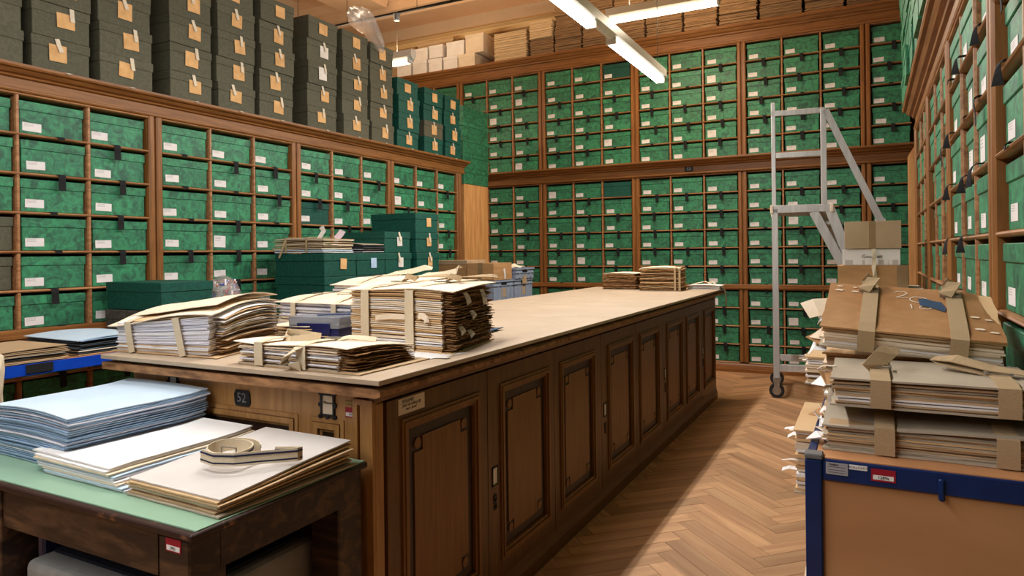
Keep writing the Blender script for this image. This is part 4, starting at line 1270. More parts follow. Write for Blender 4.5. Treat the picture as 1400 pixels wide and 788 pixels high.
shb = lambda X, Y: 1 + .10 * np.sin(X * 9 + 1.2) * np.clip(.6 - Y, 0, 1) + .06 * np.clip((Y - .30) / .1, 0, 1) ** 2
loose_stack('blue_folder', 28, .40, .405, .136, (-2.04, 1.03, .7062), math.radians(-2), lambda k: p_bluetop if k == 27 else (p_greyw if k in (5, 13, 21, 24) else p_blue),
            lambda k: 'topmost pale blue folder of the tall blue stack on the green table' if k == 27 else ('whitish sheet, %s layer from below in the tall blue stack on green table' % ORDW[k] if k in (5, 13, 21, 24) else 'blue folder, %s from the bottom of the tall blue stack on green table' % ORDW[k]),
            'folder', lambda k: None if k == 27 else ('whitish sheets in the blue stack' if k in (5, 13, 21, 24) else 'blue folders in the tall stack'), 81, shape=shb, off=.007, xo=lambda f: .03 * f, tr=.6, wave=1.2)
shw = lambda X, Y: 1 + .22 * np.clip((Y - .32) / .12, 0, 1) ** 2 - .10 * np.clip((.05 - Y) / .05, 0, 1) * np.clip((X + .2) / .4, 0, 1)
loose_stack('white_folder', 9, .325, .42, .050, (-1.695, .99, .7062), math.radians(-1), lambda k: p_white if k == 8 else [p_greyw, p_bluetop, p_cream, p_white][k % 4],
            lambda k: 'topmost white folder of the middle stack on the green table' if k == 8 else ['greyish white', 'bluish white', 'cream', 'white'][k % 4] + ' folder in %s half of the middle stack on the green table' % ('lower' if k < 4 else 'upper'),
            'folder', lambda k: None if k == 8 else 'folders in the middle stack on the green table', 82, shape=shw, off=.008, xo=lambda f: -.07 * f)
shg = lambda X, Y: 1 + .9 * np.clip(Y / .4, 0, 1)
loose_stack('grey_folder', 7, .315, .40, .036, (-1.365, .985, .7062), math.radians(-1.5), lambda k: p_off if k == 6 else [p_grey, p_buff, p_tan][k % 3],
            lambda k: 'topmost off-white folder under the rolled strap on the green table' if k == 6 else ['grey board', 'buff', 'tan'][k % 3] + ' folder in %s half of the right stack on the green table' % ('lower' if k < 3 else 'upper'),
            'folder', lambda k: None if k == 6 else 'folders in the right stack on the green table', 83, shape=shg, off=.01)

# rolled webbing strap on it
rs = thing('rolled_strap', 'coiled natural webbing strap with navy stripes and buckle on off-white folders', 'strap', (-1.362, 1.145, .7655), math.radians(10))
pts, wv_ = [], []
for i in range(40):
    a = i / 39
    th = a * 2 * math.pi * 1.25 + .4
    r_ = .062 - .020 * a
    pts.append((r_ * 1.15 * math.cos(th), r_ * .82 * math.sin(th), .016 + .006 * math.sin(th)))
ribbon(pts, (0, 0, 1), .030, .0026, 'webbing', strap_m, rs)
for zo in (.0085, -.0085):
    ribbon([(p[0] * 1.012, p[1] * 1.012, p[2] + zo) for p in pts], (0, 0, 1), .0035, .0034, 'stripe', navy, rs)
tail = [(.066, -.045, .016), (.09, -.02, .018), (.11, .0, .016), (.15, .012, .018), (.175, .02, .022), (.19, .03, .03), (.18, .04, .038), (.13, .035, .022), (.08, .03, .012)]
tail = [(-.05, -.045, .017), (-.0, -.062, .016), (.05, -.052, .016), (.095, -.02, .016), (.14, .008, .016), (.168, .022, .017), (.172, .034, .017), (.15, .036, .015), (.10, .03, .013)]
ribbon(tail, (-.05, .1, 1), .030, .0026, 'webbing', strap_m, rs)
for zo in (.0085, -.0085):
    ribbon([(p[0], p[1] - .0006, p[2] + zo) for p in tail], (0, 0, 1), .0035, .0040, 'stripe', navy, rs)
bk = MB()
for q in ((-.022, .022, -.0145, -.0125), (-.022, .022, .0125, .0145), (-.022, -.020, -.0145, .0145), (.020, .022, -.0145, .0145)):
    bk.box(q[0], q[1], -.012, -.009, .016 + q[2], .016 + q[3])
bk.build('buckle', steel, rs)

# ================================================================== LEFT SIDE, BEFORE THE LEFT CABINET
def trolley(label, loc, w, d, z, blue, board, legs=True, rail_h=.045, lower=None, depth_t=.014):
    """w along x, d along y; origin at the floor in its middle"""
    t = thing('steel_trolley', label, 'trolley', loc)
    MB().box(-w / 2 + .012, w / 2 - .012, -d / 2 + .012, d / 2 - .012, z - depth_t - .002, z).build('board', board, t)
    for s, (a, b, c, e) in enumerate(((-w / 2, w / 2, -d / 2, -d / 2 + .012), (-w / 2, w / 2, d / 2 - .012, d / 2), (-w / 2, -w / 2 + .012, -d / 2 + .012, d / 2 - .012), (w / 2 - .012, w / 2, -d / 2 + .012, d / 2 - .012))):
        MB().box(a, b, c, e, z - rail_h, z + .001).build('rail', blue, t)
    if legs:
        for sx in (-1, 1):
            for sy in (-1, 1):
                x, y = sx * (w / 2 - .016), sy * (d / 2 - .016)
                MB().box(x - .014, x + .014, y - .014, y + .014, .13, z - rail_h).build('leg', blue, t)
                c = MB(); c.tube((x - .014, y, .052), (x + .014, y, .052), .05, 16); c.box(x - .02, x + .02, y - .012, y + .012, .08, .13)
                c.build('castor', rubber, t)
    if lower:
        MB().box(-w / 2 + .012, w / 2 - .012, -d / 2 + .012, d / 2 - .012, lower, lower + .018).build('lower_board', board, t)
    return t


t = trolley('bright blue steel trolley with folders on it at left cabinet', (-3.24, 1.75, 0), .62, 1.90, .835, bright_blue, mel, rail_h=.042)
MB().box(.311, .3135, -.255, -.155, .800, .835).build('black_patch', black_tape, t)
bf = thing('folder_bundle', 'flat buff folder bundle with hanging strap on the bright blue trolley', 'bundle', (-2.945, 1.43, .8365), math.radians(91))
stack_leaves(bf, .46, .34, .050, 8, {0: p_tan, 1: p_tan, 3: p_dgrey, '*': [p_buff, p_grey, p_buff]}, 91, off=.014, tr=.45, wave=1.0)
card(bf, .46, .34, .003, .052, p_buff, 'cover_board', lambda X, Y: .004 * np.sin(X * 7))
ribbon([(-.03, .10, .06), (-.03, .02, .058), (-.03, -.02, .045), (-.03, -.040, -.005), (-.035, -.043, -.09), (-.04, -.040, -.17)], [(1, 0, 0), (1, 0, 0), (1, .2, 0), (.8, .6, 0), (.6, .8, 0), (1, .3, 0)], .034, .002, 'strap_end', strap_m, bf)
ribbon([(-.10, .14, .058), (-.05, .12, .068), (0, .15, .06), (-.04, .2, .058)], (0, .4, 1), .022, .002, 'strap_end', strap_m, bf)
bg_ = thing('folder_bundle', 'blue grey folders with dark edges at right end of the bright blue trolley', 'bundle', (-2.96, 1.885, .8365), math.radians(88))
stack_leaves(bg_, .33, .43, .055, 9, {0: p_tan, 2: p_cream, '*': [p_dgrey, p_dgrey, p_blue, p_buff]}, 92, off=.012, tr=.5, wave=1.2, shape=lambda X, Y: 1 + .25 * np.cos(X * 6))
card(bg_, .34, .44, .003, .060, p_bluetop, 'cover_board', lambda X, Y: .016 * np.cos(X * 7) - .004)

bench = trolley('long dark work bench hidden behind the counter under the dark green boxes', (-3.33, 3.86, 0), .62, 2.10, .80, iron, cab_dark)


def side_box(label, x, y, z, m, w=.305, h=.153, d=.43, tagm=None, tie=True, group='dark green boxes on the bench', rz=0.0, th=.062, tw=.062, tx=0.0):
    """box whose short end faces +x"""
    return archive_top_box(label, (x, y, z), math.pi / 2 + rz, m, w=w, h=h, d=d, tagm=tagm, tie=tie, group=group, tw=tw, th=th, tx=tx)


side_box('dark grey board box on the blue trolley, under the single dark green box', -3.19, 2.42, .8365, greybox, w=.33, h=.137, d=.45, tie=False, group=None)
o = side_box('single dark green cloth box on the grey box, left of counter bundles', -3.20, 2.42, .9755, dgreen, w=.305, h=.145, d=.45, tie=False, group=None)
XF = -3.10
sts = [(3.49, 3, [dgreen] * 3, [None, None, tan_card]), (3.805, 3, [dgreen] * 3, [None, None, bluish_card]), (4.117, 4, [dgreen, khaki, dgreen, dgreen], [None, None, white_card, white_card]),
       (4.50, 5, [dgreen] * 5, [None, tan_card, tan_card, tan_card, tan_card])]
for si, (yc, n, ms, tg) in enumerate(sts):
    for k in range(n):
        cw = 'olive' if ms[k] is khaki else 'dark green'
        side_box('%s box on the bench, %s stack from the left, %s' % (cw, ORD[si], ['lowest box', 'second box up', 'third box up', 'fourth box up', 'fifth box up'][k]), XF + (.0 if k < 3 else -.008), yc, .8015 + k * .1545, ms[k],
                 tagm=tg[k], tie=(si >= 2 and 0 < k < n - 1) or (si == 2 and k > 0), tx=.02, tw=.06, th=.07)
fb = thing('folder_bundle', 'old buff folder bundle tied with tape on the first bench stack', 'bundle', (-3.33, 3.34, 1.2665), math.radians(4))
stack_leaves(fb, .40, .32, .085, 9, {0: p_white, 1: p_bluetop, 2: p_cream, '*': [p_buff, p_cream, p_buff]}, 93, off=.012, tr=.6, wave=1.2, shape=lambda X, Y: 1 + .12 * np.cos(X * 6))
card(fb, .41, .33, .003, .09, p_buff, 'cover_board', lambda X, Y: .010 * np.cos(X * 6) - .004)
tpf = lambda x, y: .085 * (1 + .12 * math.cos(x * 6)) + .008
strap_round(fb, -.09, .014, .32, tpf, m=strap_d, buckle=False, front=.012); strap_round(fb, .08, .014, .32, tpf, m=strap_d, buckle=False, front=.012)
ribbon([(-.09, -.014, .09), (-.10, -.022, .05), (-.115, -.024, .01), (-.135, -.026, -.03)], (1, .3, 0), .012, .0014, 'tape_end', strap_d, fb)
ribbon([(.17, .18, .095), (.19, .2, .125), (.20, .21, .15)], (1, .2, 0), .05, .001, 'paper_slip', pink_card, fb)
ribbon([(.04, .16, .095), (.05, .2, .15), (.03, .2, .18)], (1, .2, 0), .035, .001, 'paper_slip', white_card, fb)
db = thing('folder_bundle', 'thin stack of dark grey folders on the second bench stack', 'bundle', (-3.30, 3.705, 1.2665), math.radians(3))
stack_leaves(db, .40, .26, .055, 7, [p_dgrey, p_grey, p_white, p_dgrey], 94, off=.012, tr=.4, wave=1.4, shape=lambda X, Y: 1 + .3 * np.cos(X * 7))

# bag of coloured bits
cb = thing('bag_of_clips', 'small clear bag of red, white and blue plastic bits behind the green box', 'bag', (-3.27, 2.70, .8365))
bm = bmesh.new(); bmesh.ops.create_icosphere(bm, subdivisions=3, radius=1)
for v in bm.verts:
    p = v.co.copy(); k = 1 + .12 * float(wv1(p.x * 2, p.y * 2 + p.z))
    v.co = Vector((p.x * .10, p.y * .10, .155 + p.z * .152)) * 1.0
    v.co.x *= k; v.co.y *= k
me = bpy.data.meshes.new('bag'); bm.to_mesh(me); bm.free()
ob('bag', me, bag_m, cb, smooth=True)
for ci, m in enumerate(clip_cols):
    mb = MB()
    for k in range(40):
        th, ph = R.uniform(0, 6.28), R.uniform(0, 1)
        c = Vector((.075 * math.cos(th) * ph ** .5, .075 * math.sin(th) * ph ** .5, R.uniform(.03, .27)))
        dvec = Vector((R.uniform(-1, 1), R.uniform(-1, 1), R.uniform(-1, 1))).normalized() * .018
        mb.bar(c - dvec, c + dvec, .009, .006, up=(.1, .2, 1))
    mb.build('plastic_bits', m, cb, kind='stuff')

# crates and cartons beside the boxes
def crate(label, x, y, z, w, d, h, group='grey blue plastic crates'):
    t = thing('plastic_crate', label, 'crate', (x, y, z), 0, group)
    b = MB()
    b.box(-w / 2 + .008, w / 2 - .008, -d / 2 + .008, d / 2 - .008, 0, .006)
    for q in ((-w / 2 + .008, w / 2 - .008, -d / 2 + .008, -d / 2 + .012), (-w / 2 + .008, w / 2 - .008, d / 2 - .012, d / 2 - .008), (-w / 2 + .008, -w / 2 + .012, -d / 2 + .012, d / 2 - .012), (w / 2 - .012, w / 2 - .008, -d / 2 + .012, d / 2 - .012)):
        b.box(*q, .006, h)
    b.build('shell', crate_m, t)
    rm = MB()
    for q in ((-w / 2, w / 2, -d / 2, -d / 2 + .008), (-w / 2, w / 2, d / 2 - .008, d / 2), (-w / 2, -w / 2 + .008, -d / 2 + .008, d / 2 - .008), (w / 2 - .008, w / 2, -d / 2 + .008, d / 2 - .008)):
        rm.box(*q, h - .016, h); rm.box(*q, h - .05, h - .044)
    rm.build('rim', crate_m, t)
    for k in (-.3, -.1, .1, .3):
        MB().box(w / 2 - .008, w / 2 - .001, k * d - .006, k * d + .006, .01, h - .05).build('rib', crate_m, t)
        MB().box(k * w - .006, k * w + .006, -d / 2 + .001, -d / 2 + .008, .01, h - .05).build('rib', crate_m, t)
    MB().box(w / 2 - .0078, w / 2 - .0055, -.05, .05, h - .044, h - .018).build('grip_hole', iron, t)
    MB().box(w / 2 - .0078, w / 2 - .006, -.055, .035, h - .15, h - .07).build('paper_label', kraft_pale, t)
    return t


for k in range(4):
    for j, yc in enumerate((5.40, 5.79)):
        crate('grey blue plastic crate, %s, %s from the floor' % (['left of pair under the cartons', 'right of pair by the back cabinet'][j], ORD[k]), -3.10, yc, .002 + k * .253, .40, .385, .251)
crate('low grey blue crate on top of right hand crates holding white paper', -3.02, 5.79, 1.0145, .27, .385, .10, group=None)
o = ob('crumpled_paper', leaf_mesh('crumpled_paper', -.09, .09, -.11, .11, .002, lambda X, Y: .012 + .03 * np.cos(X * 16) * np.cos(Y * 13) + .006 * np.sin(X * 60 + Y * 40), 12, 12, .004, 8, p_cream), None, loc=(-3.02, 5.78, 1.105))
tag(o, 'crumpled white paper lying in the low top crate', 'paper')
c1 = thing('cardboard_box', 'brown cardboard box with label on the grey blue crates, nearer one', 'box', (-3.04, 5.38, 1.0145))
MB().box(-.135, .135, -.17, .17, 0, .152).build('box_body', kraft, c1, bev=.002)
MB().box(-.025, .025, -.1715, .1715, .0, .1535).build('tape', kraft_tape, c1)
MB().box(.01, .12, -.1716, -.170, .012, .04).build('label', tan_card, c1)
ribbon([(.1355, .02, .10), (.138, .03, .06), (.137, .035, .01)], (0, 1, 0), .03, .001, 'paper_slip', white_card, c1)
c2 = thing('cardboard_box', 'brown cardboard box with loose lid behind the nearer one on the crates', 'box', (-3.36, 5.40, 1.0145))
MB().box(-.165, .165, -.16, .16, 0, .14).build('box_body', kraft, c2, bev=.002)
MB().box(-.17, .17, -.165, .165, .14, .178).build('lid', kraft_pale, c2, bev=.002)
MB().box(-.55, -.0, -.34, .34, 0, 1.0).build('stand', cab_dark, thing('low_cupboard', 'dark low cupboard beside the grey blue crates, mostly hidden', 'cupboard', (-3.30, 5.38, .0)) if False else None) if False else None
cst = thing('crate_stack_support', 'grey plastic crate pile carrying the farther cardboard box', 'crate', (-3.48, 5.40, 0))
MB().box(-.17, .17, -.19, .19, 0.002, 1.0).build('shell', crate_m, cst, bev=.004)
MB().box(-.176, .176, -.196, .196, 1.0, 1.0135).build('rim', crate_m, cst)

# ================================================================== LADDER
LY = 6.5
ld_ = thing('platform_ladder', 'tall aluminium platform ladder on castors in front of back cabinet', 'ladder', (-.72 + .72 * math.cos(.11) - .30 * math.sin(.11), LY - .30 + .72 * math.sin(.11) + .30 * math.cos(.11), 0), .11)
for yy in (-.30, .30):
    MB().box(-.745, -.695, yy - .022, yy + .022, .17, 1.60).build('leg', alu, ld_, bev=.003)
    MB().box(-.745, -.28, yy - .022, yy + .022, 1.565, 1.63).build('platform_beam', alu, ld_, bev=.003)
    if yy < 0:
        MB().box(-.742, -.708, yy - .016, yy + .016, 1.60, 2.50).build('rail_post', alu, ld_, bev=.003)
        MB().box(-.36, -.315, yy - .018, yy + .018, 1.63, 2.42).build('rail_post', alu, ld_, bev=.003)
        MB().box(-.742, -.33, yy - .016, yy + .016, 2.385, 2.43).build('top_rail', alu, ld_, bev=.003)
        MB().box(-.71, -.35, yy - .014, yy + .014, 2.03, 2.075).build('knee_rail', alu, ld_, bev=.003)
        MB().bar((-.32, yy, 2.405), (.085, yy, 1.46), .036, .05).build('hand_rail', alu, ld_)
    s = MB(); s.bar((-.30, yy, 1.60), (.20, yy, .12), .04, .075); s.build('stair_stringer', alu, ld_)
    MB().box(-.72, .20, yy - .02, yy + .02, .225, .285).build('base_bar', alu, ld_, bev=.003)
    x = -.72
    c = MB(); c.tube((x, yy - .02, .062), (x, yy + .02, .062), .061, 22); c.build('castor_wheel', rubber, ld_)
    c = MB(); c.tube((x, yy - .024, .062), (x, yy + .024, .062), .036, 16); c.build('wheel_hub', steel, ld_)
    c = MB(); c.box(x - .022, x + .022, yy - .030, yy - .024, .05, .14); c.box(x - .022, x + .022, yy + .024, yy + .030, .05, .14); c.box(x - .028, x + .028, yy - .032, yy + .032, .135, .17); c.build('castor_fork', steel, ld_)
    for x, z in ((-.745, 1.597), (-.28, 1.597)):
        MB().box(x - .012, x + .012, yy - .028, yy + .028, z - .035, z + .035).build('corner_cap', p_cream, ld_, bev=.003)
MB().bar((-.42, -.30, 1.57), (-.05, -.30, .80), .04, .07).build('brace', alu, ld_)
MB().box(-.72, -.30, -.28, .28, 1.60, 1.625).build('platform', alu, ld_)
for k in range(7):
    f = (k + .6) / 7
    x, z = -.30 + .5 * f, 1.60 - 1.48 * f
    MB().box(x - .07, x + .06, -.28, .28, z - .012, z + .012).build('tread', alu, ld_)
for z in (.255, .62):
    MB().box(-.738, -.702, -.28, .28, z - .02, z + .02).build('cross_bar', alu, ld_)

# ================================================================== RIGHT: CARTONS BEHIND THE TROLLEY
t2 = trolley('second blue trolley behind the front one, by right cabinet, under cartons', (.045, 4.55, 0), .42, .9, .80, blue_steel, mel)
t = thing('archive_box', 'large green marbled box with label under white board, below the cartons', 'box', (.045, 4.33, .8015), 0)
box_parts(t, .40, .40, .215, green, lid_h=.05)
label_on(t, .10, .16, .09, .045, y=-.006)
wb = MB().box(-.20, .205, -.01, .42, 0, .014).build('white_board', p_white, None); wb.location = (.045, 4.33, 1.018)
tag(wb, 'white board lying on the green box below the brown carton', 'board')
k3 = thing('cardboard_box', 'wide flat brown carton below the white carton by right cabinet', 'box', (.005, 4.36, 1.033))
MB().box(-.175, .175, 0, .34, 0, .125).build('box_body', kraft, k3, bev=.002)
MB().box(.12, .1755, -.0012, .3, -.0 + .001, .126).build('tape', kraft_tape, k3)
k2 = thing('cardboard_box', 'white printed carton between two brown cartons by right cabinet', 'box', (.0, 4.38, 1.1595))
MB().box(-.145, .145, 0, .3, 0, .092).build('box_body', white_box, k2, bev=.002)
MB().box(-.142, .142, -.0008, .0004, .004, .030).build('printed_band', M('pale_stripe_print', (188, 178, 172), (226, 220, 214), rough=.7, scale=60, stretch=(1, .01, .01), detail=0, lo=.48, hi=.52), k2)
text('Gourmet', .027, ink, k2, face_M((.005, -.001, .05), '-y'))
k1 = thing('cardboard_box', 'greyish brown taped carton on top of the white carton by right cabinet', 'box', (.008, 4.37, 1.2535))
MB().box(-.142, .142, 0, .3, 0, .155).build('box_body', kraft_pale, k1, bev=.002)
MB().box(-.018, .014, -.0012, .3012, -.0 + .001, .1562).build('tape', kraft_tape, k1)
o = ribbon([(0, 0, .10), (.004, -.004, .05), (.0, -.006, 0), (.008, -.008, -.06), (.012, -.010, -.10), (.016, -.012, -.14)], [(1, 0, 0), (1, .2, 0), (1, -.2, 0), (.8, .5, 0), (.7, .6, 0), (1, .2, 0)], .022, .0016, 'hanging_strap', strap_m); o.location = (.012, 4.335, 1.152)
tag(o, 'narrow webbing strap hanging down in front of the white carton', 'strap')

# ================================================================== RIGHT: FRONT TROLLEY
TZ = .86
TX0, TX1, TY0, TY1 = -.115, .262, 1.41, 2.62
ft_ = thing('roll_trolley', 'blue steel roll trolley with brown end panel in the right foreground', 'trolley', (0, 0, 0))
MB().box(TX0 + .004, TX1 - .004, TY0 + .004, TY1 - .004, TZ - .016, TZ).build('top_board', mel, ft_)
MB().box(TX0 + .03, TX1 - .03, TY0 - .001, TY0 + .022, TZ - .042, TZ - .002).build('rail', blue_steel, ft_, bev=.002)
MB().box(TX0 + .03, TX1 - .03, TY1 - .022, TY1, TZ - .042, TZ - .002).build('rail', blue_steel, ft_, bev=.002)
for x in (TX0 + .002, TX1 - .018):
    MB().box(x, x + .016, TY0 + .03, TY1 - .03, TZ - .04, TZ + .002).build('rail', blue_steel, ft_, bev=.002)
for x in (TX0, TX1 - .03):
    for y in (TY0 - .004, TY1 - .026):
        MB().box(x, x + .03, y, y + .03, .12, TZ - .004).build('post', blue_steel, ft_, bev=.003)
        MB().box(x - .001, x + .031, y - .001, y + .031, TZ - .004, TZ + .006).build('post_cap', grey_plastic, ft_, bev=.002)
        c = MB(); c.tube((x + .004, y + .015, .052), (x + .026, y + .015, .052), .05, 18); c.build('castor', rubber, ft_)
MB().box(TX0 + .03, TX1 - .03, TY0 + .006, TY0 + .018, .16, TZ - .042).build('end_panel', mel_z, ft_)
MB().box(TX0 + .03, TX1 - .03, TY1 - .018, TY1 - .006, .16, TZ - .042).build('end_panel', mel_z, ft_)
MB().box(TX0 + .005, TX1 - .005, TY0 + .02, TY1 - .02, .62, .636).build('shelf_board', mel, ft_)
MB().box(TX0 + .005, TX1 - .005, TY0 + .02, TY1 - .02, .2, .216).build('shelf_board', mel, ft_)
yl = TY0 - .001
MB().box(.1, .110, yl - .006, yl, TZ - .052, TZ - .012).build('latch', blue_steel, ft_, bev=.003)
l1 = MB().box(-.079, -.042, yl - .0012, yl, .8315, .8535).build('data_sticker', silver_l, ft_)
text('Nutzlast', .005, ink, l1, face_M((-.066, yl - .0014, .850), '-y'))
for q in (.8455, .840, .8355):
    MB().box(-.076, -.046, yl - .0015, yl - .0011, q - .0003, q + .0003).build('printed_line', ink, l1)
l2 = MB().box(-.040, -.010, yl - .0012, yl, .845, .8535).build('name_sticker', p_white, ft_)
text('ROLLCART', .0062, ink_soft, l2, face_M((-.025, yl - .0014, .8493), '-y'))
l3 = MB().box(-.004, .035, yl - .0012, yl, .829, .851).build('inventory_sticker', red_m, ft_)
MB().box(-.001, .032, yl - .0016, yl - .0010, .8322, .8402).build('number_strip', p_white, l3)
text('1289a', .0075, ink, l3, face_M((.0155, yl - .0018, .8362), '-y'))

# bundles on it
def fat_bundle(label, loc, rot, w, d, h, n, mats, seed, straps, cover, cov_shape=None, shape=None, cover_over=.012, strap_w=.034, z_off=0.0):
    t = thing('strapped_bundle', label, 'bundle', loc)
    t.rotation_euler = rot
    stack_leaves(t, w, d, h, n, mats, seed, off=.006, tr=.80, wave=1.6, shape=shape, jit=.003)
    card(t, w + cover_over, d + .01, .0035, -.0004, p_grey, 'cover_board', oy=-.006, jit=.002)
    card(t, w + cover_over, d + .012, .0035, h + .001, cover, 'cover_board', cov_shape, oy=-.008, jit=.0015)
    sf = shape or (lambda X, Y: 1 + 0 * X)
    for x in straps:
        strap_round(t, x, strap_w, d, lambda xx, yy: (h + .004) * float(sf(xx, yy)) + .002, m=strap_d, front=.014, buckle=True)
    return t


shk = lambda X, Y: .92 + .62 * np.clip((Y - .03) / .2, 0, 1)
g1 = fat_bundle('lowest strapped bundle of grey board folders on the front trolley', (.091, 1.475, .8612), (0, 0, 0), .345, .28, .052, 14, [p_grey, p_buff, p_grey, p_grey, p_tan], 201, (-.072, .118), p_grey, shape=shk, cov_shape=lambda X, Y: .052 * (shk(X, Y) - 1) + .004 * np.sin(X * 9))
g2 = fat_bundle('middle strapped bundle with smooth grey cover on the front trolley', (.098, 1.48, .9475), (0, 0, math.radians(.5)), .330, .26, .050, 11, {2: p_white, 3: p_white, 6: p_tan, '*': [p_grey, p_buff, p_grey]}, 202, (-.085, .115), p_grey)
# strap ends standing up on the middle bundle
ribbon([(-.085, .10, .058), (-.10, .09, .067), (-.082, .10, .082), (-.066, .12, .096), (-.062, .13, .100)], [(1, .2, .3), (1, .4, .2), (1, .4, -.3), (1, .3, -.2), (1, 0, 0)], .034, .002, 'strap_end', strap_d, g2)
ribbon([(.115, .13, .059), (.08, .14, .064), (.03, .17, .070), (.015, .18, .076), (.05, .16, .080), (.11, .13, .068), (.17, .11, .064)], [(0, 1, .4), (0, 1, .3), (0, 1, .2), (.2, 1, 0), (0, 1, .3), (0, 1, .2), (0, 1, .1)], .034, .002, 'strap_end', strap_d, g2)
for nm, zc, lab_, m_, sd in (('r1', .8612, 'lower hidden bundle at the back of the front trolley', p_grey, 203), ('r2', .9305, 'upper hidden bundle of tan folders at the back of the front trolley', p_tan, 204)):
    g = fat_bundle(lab_, (.070, 1.86, zc), (0, 0, math.radians(-1)), .345, .26, .062, 11, {2: p_white, 5: p_white, '*': [p_tan, p_cream, p_buff]}, sd, (-.09, .11), m_)
# brown covered bundle on top, tilted toward the camera
tilt = math.radians(17)
g5 = fat_bundle('topmost strapped bundle with brown chalk marked cover, tilted, on the trolley', (.068, 1.760, 1.014), (tilt, math.radians(4.2), math.radians(-1.0)), .345, .285, .050, 9, {1: p_white, 3: p_cream, '*': [p_tan, p_buff, p_cream]}, 205, (), brown_cover,
                cov_shape=lambda X, Y: .002 * np.sin(X * 8) - .015 * np.clip((X - .10) / .08, 0, 1) ** 2 * np.clip(Y / .25, 0, 1))
tp_ = lambda x, y: .0545 + .002 * math.sin(x * 8) - .015 * min(1, max(0, (x - .10) / .08)) ** 2 * max(0, min(1, y / .25)) + .001
for x, sk_ in ((-.082, 0), (.095, -.0)):
    s_ = strap_round(g5, x, .034, .285, tp_, m=strap_d, front=.014, buckle=False)
for x in (-.086, .088):
    z = tp_(x, .24)
    ribbon([(x, .25, z + .004), (x - .004, .272, z + .014), (x + .003, .282, z + .028), (x + .008, .27, z + .028), (x - .002, .245, z + .017), (x - .012, .222, z + .010)], [(1, .2, 0), (1, .4, .2), (1, .3, 0), (1, -.4, 0), (1, -.3, .2), (1, .2, 0)], .030, .002, 'strap_knot', strap_d, g5)
    b = MB()
    for q in ((-.022, -.018, 0, .024), (.018, .022, 0, .024)): b.box(x + q[0], x + q[1], .225 + q[2], .225 + q[3], z + .004, z + .007)
    b.box(x - .022, x + .022, .222, .226, z + .004, z + .007); b.box(x - .022, x + .022, .247, .251, z + .004, z + .007)
    b.build('buckle', steel, g5)
# chalk figures, blue patch and pale scuffs on the cover
def on_cover(mb, pts):
    pass
zc_ = lambda x, y: tp_(x, y) + .0005
def stroke(pts, wd=.003):
    P = [(x, y, zc_(x, y)) for x, y in pts]
    return P
ck = MB()
two = [(-.030, .245), (-.022, .255), (-.008, .255), (-.002, .243), (-.012, .225), (-.026, .213), (.0, .213)]
zero = [(.022 + .019 * math.cos(a), .205 + .019 * math.sin(a)) for a in [i * 2 * math.pi / 14 for i in range(15)]]
eight = [(.035 + .012 * math.cos(a), .155 + .010 * math.sin(a)) for a in [i * 2 * math.pi / 10 for i in range(11)]]
one = [(.005, .170), (.008, .145)]
for ln in (two, zero, eight, one):
    P = [Vector((x, y, zc_(x, y))) for x, y in ln]
    for a, b in zip(P[:-1], P[1:]):
        ck.bar(a, b, .0022, .0006)
ck.build('chalk_figures', chalk, g5)
bp_ = MB()
bl = [(.050 + (x - .085) * 1.0, .180 + (y - .165) * 1.5) for x, y in [(.055, .185), (.06, .155), (.085, .148), (.108, .135), (.112, .150), (.108, .162), (.104, .176), (.085, .180), (.072, .188)]]
bp_.add([(x, y, zc_(x, y) + .0004) for x, y in bl], [tuple(range(len(bl)))])
bp_.build('blue_paint_patch', bluepaint, g5)
for (x, y, s_) in ((-.155, .265, .007), (-.12, .262, .006), (-.155, .235, .010), (-.118, .232, .008), (.13, .12, .009), (.155, .115, .007), (.135, .05, .010), (.16, .04, .009)):
    sp_ = MB(); vs = [(x + s_ * math.cos(a) * 1.1, y + s_ * math.sin(a) * .6, zc_(x, y) + .0006) for a in [i * 1.0472 for i in range(6)]]
    sp_.add(vs, [tuple(range(6))]); sp_.build('pale_scuff', p_cream, g5)

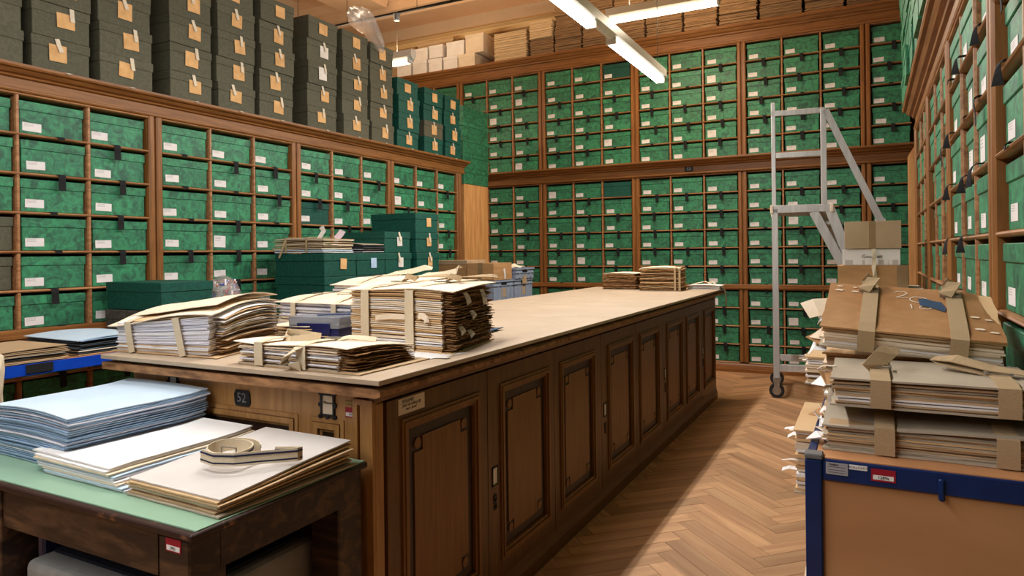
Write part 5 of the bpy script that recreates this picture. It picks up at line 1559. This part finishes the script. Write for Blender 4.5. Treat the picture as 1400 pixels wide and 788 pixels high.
# paper slips and folder corners sticking out on the aisle side
def slip(pts, wv, wd, m, name, parent):
    return ribbon(pts, wv, wd, .001, name, m, parent)


slip([(-.16, .15, .04), (-.20, .14, .038), (-.225, .13, .030)], (0, 1, .3), .07, p_cream, 'paper_slip', g5)
for k in range(26):
    par, zz0, hh = (g1, .004, .056) if k % 3 == 0 else (g2, .004, .062) if k % 3 == 1 else (g5, -.06, .08)
    z = zz0 + R.uniform(0, hh); y = R.uniform(.02, .26)
    L_ = R.uniform(.008, .03); wdd = R.uniform(.02, .07)
    slip([(-.165, y, z), (-.178 - L_ * .5, y, z + R.uniform(-.004, .004)), (-.178 - L_, y + R.uniform(-.01, .01), z + R.uniform(-.018, .012))], (0, 1, R.uniform(-.3, .3)), wdd, R.choice([p_white, p_white, p_cream, p_tan, kraft]), 'paper_slip', par)
# bundle on the lower shelf and at the back with tags hanging over the aisle side
lo = fat_bundle('bundle of tan folders with white tags on aisle side of the front trolley', (.125, 2.34, .8612), (0, 0, math.radians(88)), .36, .29, .075, 12, {2: p_white, 4: p_brown, '*': [p_tan, p_cream, p_white]}, 206, (), p_tan)
lo2 = fat_bundle('bundle with white tags on the middle shelf of the front trolley', (.095, 2.04, .6375), (0, 0, math.radians(90)), .34, .27, .155, 16, {2: p_white, 4: p_white, '*': [p_tan, p_cream, p_white]}, 207, (), p_tan)
lo3 = fat_bundle('bundle of white papers on the lowest shelf of the front trolley', (.115, 1.78, .2175), (0, 0, math.radians(90)), .36, .27, .20, 14, [p_white, p_cream, p_white], 208, (), p_cream)
for k in range(16):
    lo_, h_ = (lo, .07) if k % 3 == 0 else (lo2, .13) if k % 3 == 1 else (lo3, .19)
    x, z = R.uniform(-.17, .15), R.uniform(.01, h_)
    dd = .27 + R.uniform(.0, .01)
    slip([(x, dd - .02, z), (x, dd + .02, z + .003), (x + R.uniform(-.01, .01), dd + R.uniform(.03, .055), z + R.uniform(-.01, .004))], (1, 0, R.uniform(-.2, .2)), R.uniform(.012, .04), R.choice([white_card, p_white, p_cream]), 'label_tag', lo_)
